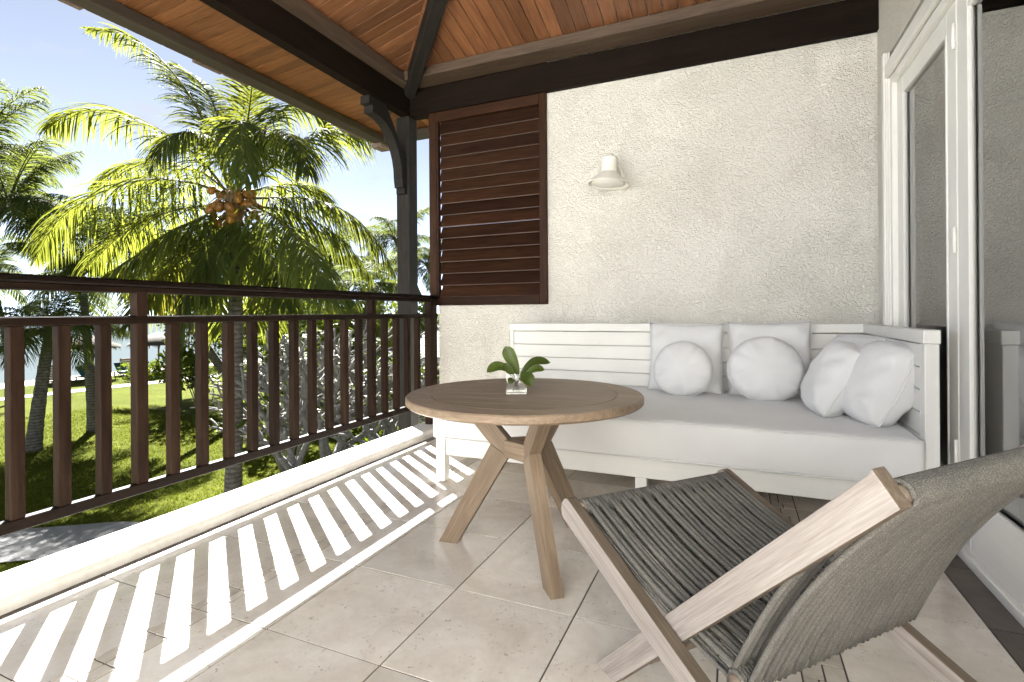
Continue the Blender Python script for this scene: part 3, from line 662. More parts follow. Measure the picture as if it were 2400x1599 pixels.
def stand(cx, cy, z0, hh, lean, yaw=0, roll=0):
    """upright pillow: local x across, y up, z towards the viewer side (-Y); leans back by `lean`"""
    B = Matrix(((1, 0, 0, 0), (0, 0, -1, 0), (0, 1, 0, 0), (0, 0, 0, 1)))     # x->X, y->Z, z->-Y
    T = Matrix.Translation((cx, cy, z0)) @ Matrix.Rotation(R(yaw), 4, 'Z') @ Matrix.Rotation(R(-lean), 4, 'X') @ Matrix.Rotation(R(roll), 4, 'Y') @ Matrix.Translation((0, 0, hh)) @ B
    return T
SZ = 0.490
pillow('square_pillow', 'square white pillow standing left of the other against the sofa back', (0.495, 0.49), 0.15, stand(-0.325, 3.70, SZ, 0.225, 9, 0, 1), seed=1, group='square pillows on the daybed')
pillow('square_pillow', 'square white pillow standing right of the other against the sofa back', (0.50, 0.50), 0.16, stand(0.200, 3.70, SZ, 0.23, 9, -2, -1), seed=2, group='square pillows on the daybed')
pillow('round_pillow', 'smaller round white pillow leaning on the left square pillow', (0.375, 0.38), 0.17, stand(-0.322, 3.50, SZ, 0.165, 12, -3), True, 3, 'round pillows on the daybed')
pillow('round_pillow', 'larger round white pillow leaning on the right square pillow', (0.430, 0.42), 0.18, stand(0.165, 3.48, SZ, 0.182, 12, 4), True, 4, 'round pillows on the daybed')
pillow('side_pillow', 'plump white pillow leaning nearest the sofa arm end', (0.40, 0.45), 0.23, stand(0.560, 3.03, SZ, 0.200, 22, -74, 4), seed=5, group='pillows leaning on the sofa arm', pinch=0.1, soft=0.55)
pillow('side_pillow', 'plump white pillow leaning left of its neighbour beside the sofa arm', (0.38, 0.44), 0.21, stand(0.385, 3.20, SZ, 0.200, 26, -80, 6), seed=6, group='pillows leaning on the sofa arm', pinch=0.1, soft=0.55)
pillow('side_pillow', 'white pillow half hidden in the sofa corner behind two others', (0.42, 0.42), 0.18, stand(0.600, 3.48, SZ, 0.205, 9, -62, 0), seed=8, group='pillows leaning on the sofa arm', pinch=0.08, soft=0.3)
# ------------------------------------------------------------------ round table
TC = Vector((-0.846, 2.08, 0)); TZ, TR = 0.684, 0.505
table = thing('round_table', 'round brown timber table on three angled legs before the sofa', 'table', TC)
mb = MB(); mb.lathe([(TR-0.14, TZ-0.036), (TR-0.010, TZ-0.036), (TR, TZ-0.028), (TR, TZ-0.006), (TR-0.005, TZ), (TR-0.105, TZ), (TR-0.107, TZ-0.005), (TR-0.110, TZ-0.005)], 96, 0, cap=False, sm=False)
mb.build('table_rim', 'table_wood', table, Matrix.Translation(TC))
nb = 7; RI = TR-0.1115
for k in range(nb):          # boards of the round centre panel
    ya = -RI+2*RI*k/nb+0.0010; yb_ = -RI+2*RI*(k+1)/nb-0.0010; poly = []
    for i in range(13): yy = ya+(yb_-ya)*i/12; poly.append((math.sqrt(max(0, RI*RI-yy*yy)), yy))
    for i in range(13): yy = yb_-(yb_-ya)*i/12; poly.append((-math.sqrt(max(0, RI*RI-yy*yy)), yy))
    mb = MB(); mb.prism(poly, TZ-0.034, TZ-0.0004, lambda a, b, c_: (a, b, c_))
    mb.build('table_board', 'table_wood', table, Matrix.Translation(TC) @ Matrix.Rotation(R(8), 4, 'Z'))
for ang in (186, 309, 67):
    D = Vector((math.cos(R(ang)), math.sin(R(ang)), 0)); S_ = Vector((-D.y, D.x, 0))
    lo = [(0.315, 0.0), (0.395, 0.0), (0.145, 0.452), (0.045, 0.478), (0.040, 0.445)]
    foot0, foot1 = Vector((0.352, 0, 0.0)), Vector((0.092, 0, 0.455))
    mb = MB(); poly = [(0.312, 0.0), (0.398, 0.0), (0.148, 0.455), (0.066, 0.408)]
    mb.prism(poly, -0.026, 0.026, lambda a, b, c_: TC+D*a+S_*c_+Vector((0, 0, b)))
    m1 = frame_of(TC+D*0.355, TC+D*0.10+Vector((0, 0, 0.45)))
    o = mb.build('leg', 'table_wood', table)
    # keep the grain running along the leg
    inv = m1.inverted(); o.data.transform(inv); o.matrix_basis = WM[table].inverted() @ m1; WM[o] = m1
    mb = MB(); poly = [(0.066, 0.410), (0.1485, 0.4575), (0.318, TZ-0.0365), (0.222, TZ-0.0365), (0.062, 0.475)]
    mb.prism(poly, -0.025, 0.025, lambda a, b, c_: TC+D*a+S_*c_+Vector((0, 0, b)))
    m1 = frame_of(TC+D*0.10+Vector((0, 0, 0.45)), TC+D*0.27+Vector((0, 0, 0.65)))
    o = mb.build('arm', 'table_wood', table); o.data.transform(m1.inverted()); o.matrix_basis = WM[table].inverted() @ m1; WM[o] = m1
for a0, a1 in ((186, 309), (309, 427), (67, 186)):
    p0 = TC+Vector((math.cos(R(a0)), math.sin(R(a0)), 0))*0.088+Vector((0, 0, 0.442)); p1 = TC+Vector((math.cos(R(a1)), math.sin(R(a1)), 0))*0.088+Vector((0, 0, 0.442))
    bar('brace', p0, p1, 0.04, 0.075, 'table_wood', table, b=0.003)
# ------------------------------------------------------------------ glass cube vase and leaves
VC = Vector((-0.872, 2.055, TZ+0.0005)); va = 0.044; vh = 0.088
vrot = Matrix.Translation(VC) @ Matrix.Rotation(R(24), 4, 'Z')
vase = thing('glass_vase', 'small square clear glass vase on the round table', 'vase', VC, rot=Matrix.Rotation(R(24), 4, 'Z'))
t_ = 0.0045
mb = MB()
mb.box((-va, -va, 0), (va, va, 0.009), 0, 0.0015)
for (lo, hi) in (((-va, -va, 0.0095), (va, -va+t_, vh)), ((-va, va-t_, 0.0095), (va, va, vh)), ((-va, -va+t_+0.0002, 0.0095), (-va+t_, va-t_-0.0002, vh)), ((va-t_, -va+t_+0.0002, 0.0095), (va, va-t_-0.0002, vh))):
    mb.box(lo, hi, 0, 0.0008)
mb.build('vase_wall', 'vase_glass', vase, vrot)
mb = MB(); mb.box((-va+t_+0.001, -va+t_+0.001, 0.010), (va-t_-0.001, va-t_-0.001, 0.048)); mb.build('water', 'water_clear', vase, vrot)
sprig = thing('leaf_sprig', 'sprig of glossy oval green leaves standing in the glass vase', 'plant', VC+Vector((0, 0, 0.012)))
def leaf_mesh(pts, width, curl, parent, name='leaf', mat='sprig_leaf', nrm=None):
    sp_ = spline(pts, 14); vs, fs = [], []
    for i, p in enumerate(sp_):
        t = (sp_[min(i+1, 13)]-sp_[max(i-1, 0)]).normalized(); n_ = Vector(nrm) if nrm else Vector((0, 0, 1)); sd_ = t.cross(n_)
        if sd_.length < 1e-3: sd_ = t.cross(Vector((0, 1, 0)))
        sd_.normalize(); nn = sd_.cross(t); u = i/13
        wd = width*1.08*(max(0.0, math.sin(math.pi*min(1, u*0.97+0.03)**1.9))**0.7)
        for c_ in (-1, -0.5, 0, 0.5, 1): vs.append(p+sd_*wd*c_+nn*(curl*abs(c_)**1.5*wd))
    for i in range(13):
        for k in range(4): fs.append((i*5+k, i*5+k+1, (i+1)*5+k+1, (i+1)*5+k))
    return mesh_obj(name, vs, fs, mat, parent, None, None, True)
V0 = VC+Vector((0, 0, 0.05)); rx = Vector((math.cos(YAW), math.sin(YAW), 0)); fx = -fwd
def vp(a, b, c_): return V0+rx*a+Vector((0, 0, b))+fx*c_
for pts, wd, nrm in (([vp(0.012, 0, 0), vp(0.0, 0.055, 0.01), vp(-0.028, 0.115, 0.012), vp(-0.045, 0.152, 0.005)], 0.026, fx),
                     ([vp(0.0, 0.0, 0), vp(-0.035, 0.05, 0.02), vp(-0.08, 0.066, 0.03), vp(-0.125, 0.045, 0.04)], 0.025, Vector((0, 0, 1))+fx*0.9),
                     ([vp(0.0, 0.0, 0.01), vp(-0.015, 0.03, 0.025), vp(-0.035, 0.06, 0.03), vp(-0.05, 0.083, 0.03)], 0.017, fx+Vector((0, 0, 0.6))),
                     ([vp(0.005, 0.0, 0), vp(0.04, 0.05, 0.0), vp(0.09, 0.083, -0.005), vp(0.15, 0.078, -0.01)], 0.024, Vector((0, 0, 1))+fx*0.8),
                     ([vp(0.005, 0.0, 0.01), vp(0.05, 0.04, 0.03), vp(0.085, 0.057, 0.035), vp(0.12, 0.052, 0.04)], 0.018, Vector((0, 0, 1))+fx*1.1),
                     ([vp(0.0, -0.01, 0.02), vp(0.02, 0.022, 0.05), vp(0.045, 0.022, 0.075), vp(0.066, -0.012, 0.09)], 0.027, Vector((0, 0, 0.8))+fx),
                     ([vp(0.0, -0.01, 0.02), vp(-0.012, 0.012, 0.045), vp(-0.02, 0.012, 0.06), vp(-0.03, 0.0, 0.07)], 0.014, Vector((0, 0, 0.8))+fx)):
    leaf_mesh(pts, wd, 0.28, sprig, nrm=nrm)
mb = MB()
for a in (-0.012, 0.0, 0.012): mb.tube([VC+rx*(-a)+Vector((0, 0, 0.013)), VC+rx*a*0.3+Vector((0, 0, 0.06))], 0.0022, 5)
mb.build('stem', 'sprig_leaf', sprig)
# ------------------------------------------------------------------ wall lamp
LX, LY = -0.868, 3.84
lamp = thing('wall_lamp', 'cream metal wall lamp with conical shade on the stucco wall', 'lamp', (LX, YW, 2.08))
tilt = Matrix.Translation((LX-0.005, LY, 1.985)) @ Matrix.Rotation(R(4), 4, 'Y') @ Matrix.Rotation(R(-3), 4, 'X')
mb = MB()
for prof_ in ([(0.150, 0.0), (0.150, 0.007)], [(0.150, 0.007), (0.060, 0.088)], [(0.060, 0.088), (0.058, 0.092)], [(0.058, 0.092), (0.058, 0.198)], [(0.058, 0.198), (0.052, 0.206), (0.0, 0.207)], [(0.146, 0.0), (0.056, 0.084), (0.056, 0.19), (0.0, 0.195)], [(0.150, 0.0), (0.146, 0.0)]):
    mb.lathe(prof_, 40, cap=False)
mb.build('shade', 'lamp_paint', lamp, tilt)
mb = MB(); mb.lathe([(0.0, 0.016), (0.10, 0.016), (0.122, 0.011), (0.122, 0.006), (0.0, 0.004)], 32, cap=False); mb.build('diffuser', 'bulb_white', lamp, tilt)
mb = MB(); mb.lathe([(0.030, 0.0), (0.026, 0.018), (0.0, 0.026)], 20, cap=False, Mx=Matrix.Translation((0, 0, 0.2095))); mb.build('cap', 'lamp_paint', lamp, tilt)
mb = MB(); mb.tube(spline([(LX+0.03, LY+0.04, 2.14), (LX+0.06, LY+0.085, 2.135), (LX+0.075, LY+0.12, 2.09), (LX+0.075, LY+0.13, 2.04), (LX+0.07, YW-0.012, 2.02)], 14), 0.011, 8)
mb.build('arm', 'lamp_paint', lamp)
mb = MB(); mb.lathe([(0.05, 0.0), (0.05, 0.012), (0.04, 0.016), (0.0, 0.016)], 28, cap=False, Mx=Matrix.Translation((LX+0.07, YW+0.002, 2.02)) @ Matrix.Rotation(R(90), 4, 'X')); mb.build('wall_plate', 'lamp_paint', lamp)
# ------------------------------------------------------------------ rope lounge chair
CW = Vector((0.66, 0.752, 0)).normalized(); CB = Vector((CW.y, -CW.x, 0))       # across, backwards
CP = Vector((-0.486, 1.526, 0)); WIDTH = 0.688
def cp(d, wv_, z): return CP+CB*d+CW*wv_+Vector((0, 0, z))
chair = thing('rope_lounge_chair', 'low crossed frame timber lounge chair woven with grey rope, right foreground', 'chair', cp(0.55, WIDTH/2, 0))
def side_piece(name, poly, w0, w1, p0, p1):
    """flat profile in the chair's side plane; side faces coloured paler as if lit, brown edges"""
    m1 = frame_of(cp(p0[0], (w0+w1)/2, p0[1]), cp(p1[0], (w0+w1)/2, p1[1])); inv = m1.inverted()
    n = len(poly); vs = [inv @ cp(a, w0, b) for a, b in poly]+[inv @ cp(a, w1, b) for a, b in poly]
    bm = bmesh.new(); bv = [bm.verts.new(v) for v in vs]
    bm.faces.new(bv[:n]); bm.faces.new(bv[n:][::-1])
    for i in range(n): bm.faces.new((bv[i], bv[n+i], bv[n+(i+1) % n], bv[(i+1) % n]))
    bmesh.ops.recalc_face_normals(bm, faces=bm.faces[:])
    bmesh.ops.bevel(bm, geom=bm.edges[:], offset=0.004, segments=2, affect='EDGES', profile=0.6)
    wl_ = (inv.to_3x3() @ CW).normalized()
    me = bpy.data.meshes.new(name); bm.normal_update()
    for f in bm.faces: f.material_index = 1 if abs(f.normal.dot(wl_)) > 0.9 else 0  # side faces get the paler wood, light put into the colour
    bm.to_mesh(me); bm.free(); me.materials.append(MAT['chair_wood']); me.materials.append(MAT['chair_lit'])
    return finish(bpy.data.objects.new(name, me), m1, chair)
def strip(p0, p1, wd, round0=False, foot=False):
    a = Vector((p0[0], p0[1])); b = Vector((p1[0], p1[1])); t = (b-a).normalized(); n_ = Vector((-t.y, t.x))
    out = []
    if round0:
        for k in range(7):
            an = R(-90+30*k); out.append(a-t*math.cos(an)*wd*0.35+n_*math.sin(an)*wd/2)
        out = out[::1]
    else: out += [a-n_*wd/2, a+n_*wd/2]
    out += [b+n_*wd/2, b-n_*wd/2]
    return [(v.x, v.y) for v in out]
TH = 0.036
for w0 in (0.0, WIDTH-TH):
    # seat rail running down to the back foot
    poly = strip((0.0, 0.425), (0.99, 0.030), 0.072, True); poly[-2] = (1.085, 0.0); poly[-1] = (0.955, 0.0)
    side_piece('seat_rail', poly, w0, w0+TH, (0, 0.425), (1.0, 0.02))
for w0 in (TH+0.002, WIDTH-2*TH-0.002):
    # back rail running down to the front foot
    poly = strip((0.893, 0.750), (0.19, 0.045), 0.062); poly[0] = (poly[0][0]-0.004, poly[0][1]-0.004); poly.insert(1, (poly[0][0]+0.006, poly[0][1]+0.012)); poly[-2] = (0.192, 0.0); poly[-1] = (0.100, 0.0)
    side_piece('back_rail', poly, w0, w0+TH, (0.925, 0.765), (0.16, 0.0))
IN0, IN1 = TH*2+0.004, WIDTH-TH*2-0.004
def cross(name, d, z, r_, a0=TH-0.005, a1=WIDTH-TH+0.005):
    mbx = MB(); mbx.tube([cp(d, a0, z), cp(d, a1, z)], r_, 10); return mbx.build(name, 'chair_wood', chair)
FRONT, REAR, TOP = (0.035, 0.436), (0.605, 0.268), (0.893, 0.738)
cross('front_bar', *FRONT, 0.016); cross('rear_bar', *REAR, 0.016); cross('top_bar', *TOP, 0.016, TH*2-0.003, WIDTH-TH*2+0.003)
cross('stretcher', 0.30, 0.125, 0.014, TH*2-0.003, WIDTH-TH*2+0.003)
def rope_run(name, d0, d1, sag, wv_, seed, rad=0.0074):
    """a pair of parallel cords"""
    rnd = random.Random(seed); mbx = MB()
    for off in (-0.0083, 0.0083):
        pts_ = []
        j = rnd.uniform(-0.002, 0.002); tw = rnd.uniform(-0.004, 0.004)
        for k in range(11):
            t = k/10; d = d0[0]+(d1[0]-d0[0])*t; z = d0[1]+(d1[1]-d0[1])*t
            b_ = math.sin(math.pi*t)
            pts_.append(cp(d-(d1[1]-d0[1])*sag*b_*-1.0*0.0+sag*b_*(0.0), wv_+off*(0.72+0.28*b_)+j+tw*b_, z-abs(sag)*b_+rnd.uniform(-0.0006, 0.0006)))
        mbx.tube(pts_, rad, 6)
    return mbx.build(name, 'rope', chair, recalc=False)
nb_ = 15; span0, span1 = TH+0.022, WIDTH-TH-0.022
for k in range(nb_):
    wv_ = span0+(span1-span0)*k/(nb_-1)
    rope_run('seat_rope', (FRONT[0], FRONT[1]+0.019), (REAR[0], REAR[1]+0.019), 0.026, wv_, k)
    rope_run('seat_rope', (FRONT[0]+0.004, FRONT[1]-0.018), (REAR[0], REAR[1]-0.018), 0.016, wv_+0.002, 100+k, 0.0050)
b0, b1 = TH*2+0.02, WIDTH-TH*2-0.02; nk = 13
for k in range(nk):
    wv_ = b0+(b1-b0)*k/(nk-1); wr_ = span0+(span1-span0)*k/(nk-1)
    rnd = random.Random(k+50)
    for (o0, o1) in ((0.018, 0.012), (-0.014, -0.012))[:2 if k in (0, 1, nk-1) else 1]:
        mbx = MB()
        for off in (-0.0092, 0.0092):
            pts_ = []
            for q_ in range(12):
                t = q_/11; bow = math.sin(math.pi*t)
                pts_.append(cp(REAR[0]+o0*0.6+(TOP[0]-REAR[0])*t-0.020*bow+o1*0.5*(1-t), wr_+(wv_-wr_)*t+off*(0.95+0.05*bow), REAR[1]-o0*0.8+(TOP[1]-REAR[1])*t+0.020*bow))
            mbx.tube(pts_, 0.0066, 8)
        mbx.build('back_rope', 'rope', chair, recalc=False)
def wraps(name, d, z, r_, a0, a1, pitch=0.0088):
    n_ = int((a1-a0)/pitch); mbx = MB(); pts_ = []
    for k in range(n_*8+1):
        a = 2*math.pi*k/8; pts_.append(cp(d+r_*math.cos(a), a0+(a1-a0)*k/(n_*8), z+r_*math.sin(a)))
    mbx.tube(pts_, 0.0052, 5); o = mbx.build(name, 'rope', chair, recalc=False); o['kind'] = 'stuff'; return o
wraps('front_wrap', *FRONT, 0.0215, TH+0.004, WIDTH-TH-0.004); wraps('top_wrap', *TOP, 0.0215, TH*2+0.006, WIDTH-TH*2-0.006); wraps('rear_wrap', *REAR, 0.0205, TH+0.004, WIDTH-TH-0.004)

# ================================================================== OUTDOORS
G = -3.3
# ------------------------------------------------------------------ ground, paths, beach, sea
def sheet(name, pts, mat, nx=0):
    o = mesh_obj(name, pts, [tuple(range(len(pts)))], mat); bm = bmesh.new(); bm.from_mesh(o.data); bmesh.ops.recalc_face_normals(bm, faces=bm.faces[:])
    for f in bm.faces:
        if f.normal.z < 0: f.normal_flip()
    bm.to_mesh(o.data); bm.free(); return tag(o, kind='structure')
# lawn as a gently rolling grid falling to the beach
def gz(x, y):
    z = G+0.10*math.sin(x*0.21+1)*math.sin(y*0.17+0.4)*min(1, max(0, (-x-8)/6))
    if x < -42: z -= (-42-x)*0.075
    return z
xs = [400, 60, 20, 5, 0, -3, -6, -9]+[-10-1.2*k for k in range(32)]+[-50, -54, -60, -80]
ys = [-400, -100, -40, -10]+[-6+1.5*k for k in range(32)]+[50, 70, 120, 400]
vs = [(x, y, gz(x, y)) for x in xs for y in ys]; ny_ = len(ys)
fs = [(i*ny_+j, i*ny_+j+1, (i+1)*ny_+j+1, (i+1)*ny_+j) for i in range(len(xs)-1) for j in range(ny_-1)]
o = mesh_obj('lawn', vs, fs, 'grass_ground', smooth=True); bm = bmesh.new(); bm.from_mesh(o.data); bmesh.ops.recalc_face_normals(bm, faces=bm.faces[:]); bm.to_mesh(o.data); bm.free(); tag(o, kind='structure')
def ribbon(name, line, wd, mat, dz):
    sp_ = spline(line, 60); vs, fs = [], []
    for i, p in enumerate(sp_):
        t = (sp_[min(i+1, 59)]-sp_[max(i-1, 0)]); t.z = 0; t.normalize(); n_ = Vector((-t.y, t.x, 0))
        for k in range(5):
            c_ = p+n_*wd*(k/4-0.5); vs.append((c_.x, c_.y, gz(c_.x, c_.y)+dz))
    for i in range(59):
        for k in range(4): fs.append((i*5+k, i*5+k+1, (i+1)*5+k+1, (i+1)*5+k))
    o = mesh_obj(name, vs, fs, mat, smooth=True); bm = bmesh.new(); bm.from_mesh(o.data); bmesh.ops.recalc_face_normals(bm, faces=bm.faces[:]); bm.to_mesh(o.data); bm.free(); return tag(o, kind='structure')
ribbon('garden_path', [(-30, -7.5, G), (-20, 0.4, G), (-12.9, 5.2, G), (-11.2, 6.15, G), (-9, 6.3, G), (-6, 6.0, G), (-3, 5.9, G)], 1.65, 'concrete', 0.03)
ribbon('beach_path', [(-36, -12, G), (-35.4, 10, G), (-34.8, 18, G), (-34.2, 24, G), (-34, 34, G), (-33, 50, G)], 1.3, 'concrete', 0.03)
ribbon('beach', [(-45, -60, G), (-44.6, 0, G), (-44.3, 20, G), (-44, 40, G), (-43, 90, G)], 8.5, 'sand', 0.02)
sheet('sea', [(-45.0, -3000, -3.62), (-4000, -3000, -3.62), (-4000, 3000, -3.62), (-45.0, 3000, -3.62)], 'sea_water')

rnd = random.Random(9); gv, gf = [], []
for k in range(60000):
    x_ = -5.5-22*rnd.random()**1.25; y_ = rnd.uniform(1.5, 15)
    dn = abs((x_+12.9)*0.56-(y_-5.2)*0.83)
    if dn < 0.85 and x_ < -10.5: continue
    if x_ > -10.5 and 5.1 < y_ < 7.2: continue
    z_ = gz(x_, y_); h_ = rnd.uniform(0.035, 0.085)
    for q_ in range(2):
        a = rnd.uniform(0, 6.28); wx, wy = math.cos(a)*0.010, math.sin(a)*0.010; lx, ly = rnd.uniform(-0.05, 0.05), rnd.uniform(-0.05, 0.05); b_ = len(gv)
        gv += [(x_-wx, y_-wy, z_-0.005), (x_+wx, y_+wy, z_-0.005), (x_+lx, y_+ly, z_+h_)]; gf.append((b_, b_+1, b_+2))
tag(mesh_obj('lawn_grass', gv, gf, 'grass_blade'), 'short mown grass blades covering the lawn below the railing', 'grass', kind='stuff')
# ------------------------------------------------------------------ palms
def frond_data(rach, Lmax, n, droop, seed, wid=0.034, hang=0.6):
    """leaflets in two ranks along a curved rachis; returns MB (0 rachis, 1 leaflets)"""
    rnd = random.Random(seed); mbx = MB(); sp_ = spline(rach, 26)
    L = sum((sp_[i+1]-sp_[i]).length for i in range(25))
    mbx.tube(sp_[::2]+[sp_[-1]], [max(0.005, 0.032*(1-i/13.0)) for i in range(14)], 5)
    for i in range(n):
        u = 0.13+0.87*(i+0.5)/n; kf = u*25; k = min(int(kf), 24); p = sp_[k].lerp(sp_[k+1], kf-k); T = (sp_[min(k+2, 25)]-sp_[max(k-1, 0)]).normalized()
        S = T.cross(Vector((0, 0, 1)))
        if S.length < 0.15: S = T.cross(Vector((0.6, 0.8, 0)))
        S.normalize()
        ll = Lmax*(0.35+0.65*math.sin(math.pi*min(1, 0.12+u*0.92))**0.7)*(1.0 if u < 0.85 else 0.55+3*(1-u))
        for sgn in (-1, 1):
            if rnd.random() < 0.04: continue
            l = ll*rnd.uniform(0.85, 1.12)
            d0 = (S*sgn*rnd.uniform(0.6, 1.05)+T*(0.35+0.7*u+rnd.uniform(-0.2, 0.2))+Vector((0, 0, 0.10+rnd.uniform(-0.35, 0.2)))).normalized()
            dr = droop*rnd.uniform(0.75, 1.35); w_ = wid*rnd.uniform(0.8, 1.15)
            wv_ = (T-d0*T.dot(d0)); wv_ = wv_.normalized() if wv_.length > 0.05 else Vector((0, 0, 1)).cross(d0).normalized()
            wv_ = (wv_+S*sgn*rnd.uniform(-0.7, 0.7)+Vector((0, 0, rnd.uniform(-0.6, 0.6)))).normalized()
            prev = p; vs = []; dd = d0.copy()
            seg = 5
            for q_ in range(seg+1):
                t = q_/seg; ww = w_*(0.55+0.9*t if t < 0.3 else 0.82*(1-((t-0.3)/0.7)**1.6)+0.02)
                vs += [prev-wv_*ww*0.5, prev+wv_*ww*0.5]
                dd = (dd+Vector((0, 0, -1))*dr*(0.35+hang*t)).normalized(); prev = prev+dd*(l/seg)
            mbx.add(vs, [(2*a, 2*a+1, 2*a+3, 2*a+2) for a in range(seg)], 1, False)
    return mbx
def trunk_mb(p0, p1, r_0, r_1, bend=0.2, n=18, sides=12, seed=0):
    rnd = random.Random(seed); mbx = MB(); pts_ = []; p0, p1 = Vector(p0), Vector(p1); rad = []
    for i in range(n+1):
        t = i/n; b_ = math.sin(math.pi*t)*bend; pts_.append(p0.lerp(p1, t)+Vector((b_, -b_*0.4, 0))); rad.append((r_0+(r_1-r_0)*t+0.10*r_0*math.exp(-t*14)*3)*(1+0.05*(i % 2)+rnd.uniform(-0.02, 0.02)))
    mbx.tube(pts_, rad, sides); return mbx
# the big coconut palm beyond the railing
DP = 10.9
def ap(x, y, dd=0.0): return at(x, y, DP+dd)
C0 = ap(550, 480)
base = Vector((-9.95, 7.80, G)); base.z = gz(base.x, base.y)
palm = thing('coconut_palm', 'tall coconut palm with orange nuts standing behind the railing', 'palm tree', base)
trunk_mb(base-Vector((0, 0, 0.1)), C0-Vector((0, 0, 0.1)), 0.17, 0.125, 0.12, 34, 14, 1).build('trunk', 'palm_trunk', palm)
FR = [
 ([(540, 455), (490, 315), (425, 195), (320, 92), (205, 66)], 0.62, 1.0, .42), ([(530, 450), (472, 375), (370, 302), (270, 260), (170, 264), (108, 305)], 0.80, 1.2, .5),
 ([(530, 455), (440, 426), (340, 421), (222, 457), (132, 522), (82, 612)], 0.95, 1.4, .6), ([(530, 485, 0), (470, 512, -.4), (390, 548, -.8), (310, 605, -1.1), (235, 655, -1.3)], 0.85, 1.2, .5),
 ([(556, 440, -.1), (562, 310, -.5), (566, 287, -.9), (570, 340, -1.5), (573, 430, -1.9)], 0.75, 1.6, .6), ([(555, 440), (578, 300, .3), (592, 190, .6), (602, 100, .9)], 0.7, 0.5, .3),
 ([(565, 450), (640, 388), (720, 330), (800, 306), (876, 332)], 0.80, 1.2, .55), ([(575, 465), (650, 464), (730, 467), (812, 497), (882, 562), (926, 645)], 0.90, 1.4, .6),
 ([(572, 475), (640, 507, -.5), (700, 562, -.9), (745, 632, -1.2), (775, 705, -1.4)], 0.85, 1.3, .55), ([(552, 505), (530, 560, -.5), (505, 620, -.8), (480, 700, -1)], 0.8, 1.1, .5),
 ([(560, 440), (618, 305, .5), (680, 248, .9), (745, 262, 1.2), (795, 335, 1.4)], 0.75, 1.1, .5), ([(570, 455), (660, 432, .8), (740, 444, 1.3), (802, 505, 1.6)], 0.8, 1.3, .55),
 ([(535, 450), (470, 402, .8), (380, 378, 1.4), (290, 392, 1.8), (215, 440, 2)], 0.8, 1.3, .55), ([(545, 440), (520, 300, .5), (478, 205, .9), (415, 150, 1.2)], 0.75, 0.8, .45),
 ([(552, 490), (600, 585, .3), (640, 665, .5), (655, 745, .6)], 0.8, 1.0, .5), ([(545, 490), (470, 572, .6), (400, 645, .9), (352, 725, 1)], 0.85, 1.0, .5),
 ([(540, 490), (440, 592, .3), (338, 692, .4), (300, 765, .4)], 0.85, 1.1, .5), ([(565, 480), (660, 562, .8), (740, 645, 1.2), (790, 725, 1.3)], 0.85, 1.1, .5),
 ([(555, 440), (560, 290, .9), (600, 200, 1.5), (660, 160, 2)], 0.75, 0.9, .45),
 ([(548, 450, -.1), (500, 350, -.4), (440, 310, -.9), (390, 330, -1.3), (350, 400, -1.5)], 0.72, 1.3, .6), ([(560, 450, -.1), (610, 350, -.5), (660, 310, -1.0), (700, 340, -1.4), (725, 410, -1.6)], 0.68, 1.3, .6),
 ([(545, 495, .1), (455, 540, .5), (360, 610, .8), (290, 700, .9)], 0.9, 1.2, .5), ([(540, 480, .1), (420, 490, .6), (300, 540, 1.0), (200, 630, 1.2)], 0.95, 1.3, .6),
 ([(565, 490, -.1), (615, 560, -.6), (650, 640, -.9), (670, 720, -1.1)], 0.85, 1.2, .5), ([(570, 480, .1), (690, 500, .6), (800, 560, .9), (870, 650, 1.1)], 0.9, 1.3, .6),
 ([(545, 500, -.1), (490, 590, -.5), (440, 680, -.8), (420, 760, -.9)], 0.85, 1.1, .5),
 ([(550, 500, .2), (540, 600, .5), (520, 700, .7), (515, 780, .8)], 0.8, 1.0, .5), ([(560, 500, .2), (590, 600, .6), (610, 700, .8), (600, 770, .9)], 0.8, 1.0, .5),
]
for k, (line, ll, dr, hg) in enumerate(FR):
    pts_ = [ap(*p) for p in line]
    frond_data(pts_, ll*1.55, 124, dr*0.44, 200+k, 0.043, hg).build('frond', ['rachis', 'palm_leaf' if k not in (15,) else 'palm_leaf_old'], palm, recalc=False)
rnd = random.Random(5); NUT = None
for k in range(34):
    a = rnd.choice((rnd.uniform(2.2, 4.2), rnd.uniform(-0.9, 0.9), rnd.uniform(4.2, 6.0))); rr = rnd.uniform(0.25, 0.55); zz = rnd.uniform(-0.42, 0.32)
    if NUT is None:
        mb = MB(); mb.lathe([(0.0, -0.115), (0.045, -0.105), (0.078, -0.06), (0.088, 0.0), (0.078, 0.06), (0.042, 0.105), (0.0, 0.12)], 10, cap=False)
        NUT = mb.build('coconut', 'coconut', palm, Matrix.Translation(C0)); o = NUT
    else: o = NUT.copy(); COL.objects.link(o)
    Mw = Matrix.Translation(C0+r0*math.cos(a)*rr+fwd*math.sin(a)*rr*0.8+Vector((0, 0, zz))) @ Euler((rnd.uniform(-0.7, 0.7), rnd.uniform(-0.7, 0.7), rnd.uniform(0, 6))).to_matrix().to_4x4() @ Matrix.Scale(rnd.uniform(0.75, 1.05), 4)
    o.matrix_basis = WM[palm].inverted() @ Mw; WM[o] = Mw
mb = MB()
for k in range(46):      # dry fruit stalks and fibre below the crown
    a = rnd.uniform(0, 6.28); p0 = C0+Vector((math.cos(a)*0.10, math.sin(a)*0.10, rnd.uniform(-0.1, 0.25))); p2 = C0+Vector((math.cos(a)*rnd.uniform(0.3, 0.6), math.sin(a)*rnd.uniform(0.3, 0.6), rnd.uniform(-0.5, 0.1)))
    mb.tube(spline([p0, p0.lerp(p2, 0.5)+Vector((0, 0, 0.12)), p2], 6), [0.016, 0.014, 0.012, 0.010, 0.008, 0.005], 4)
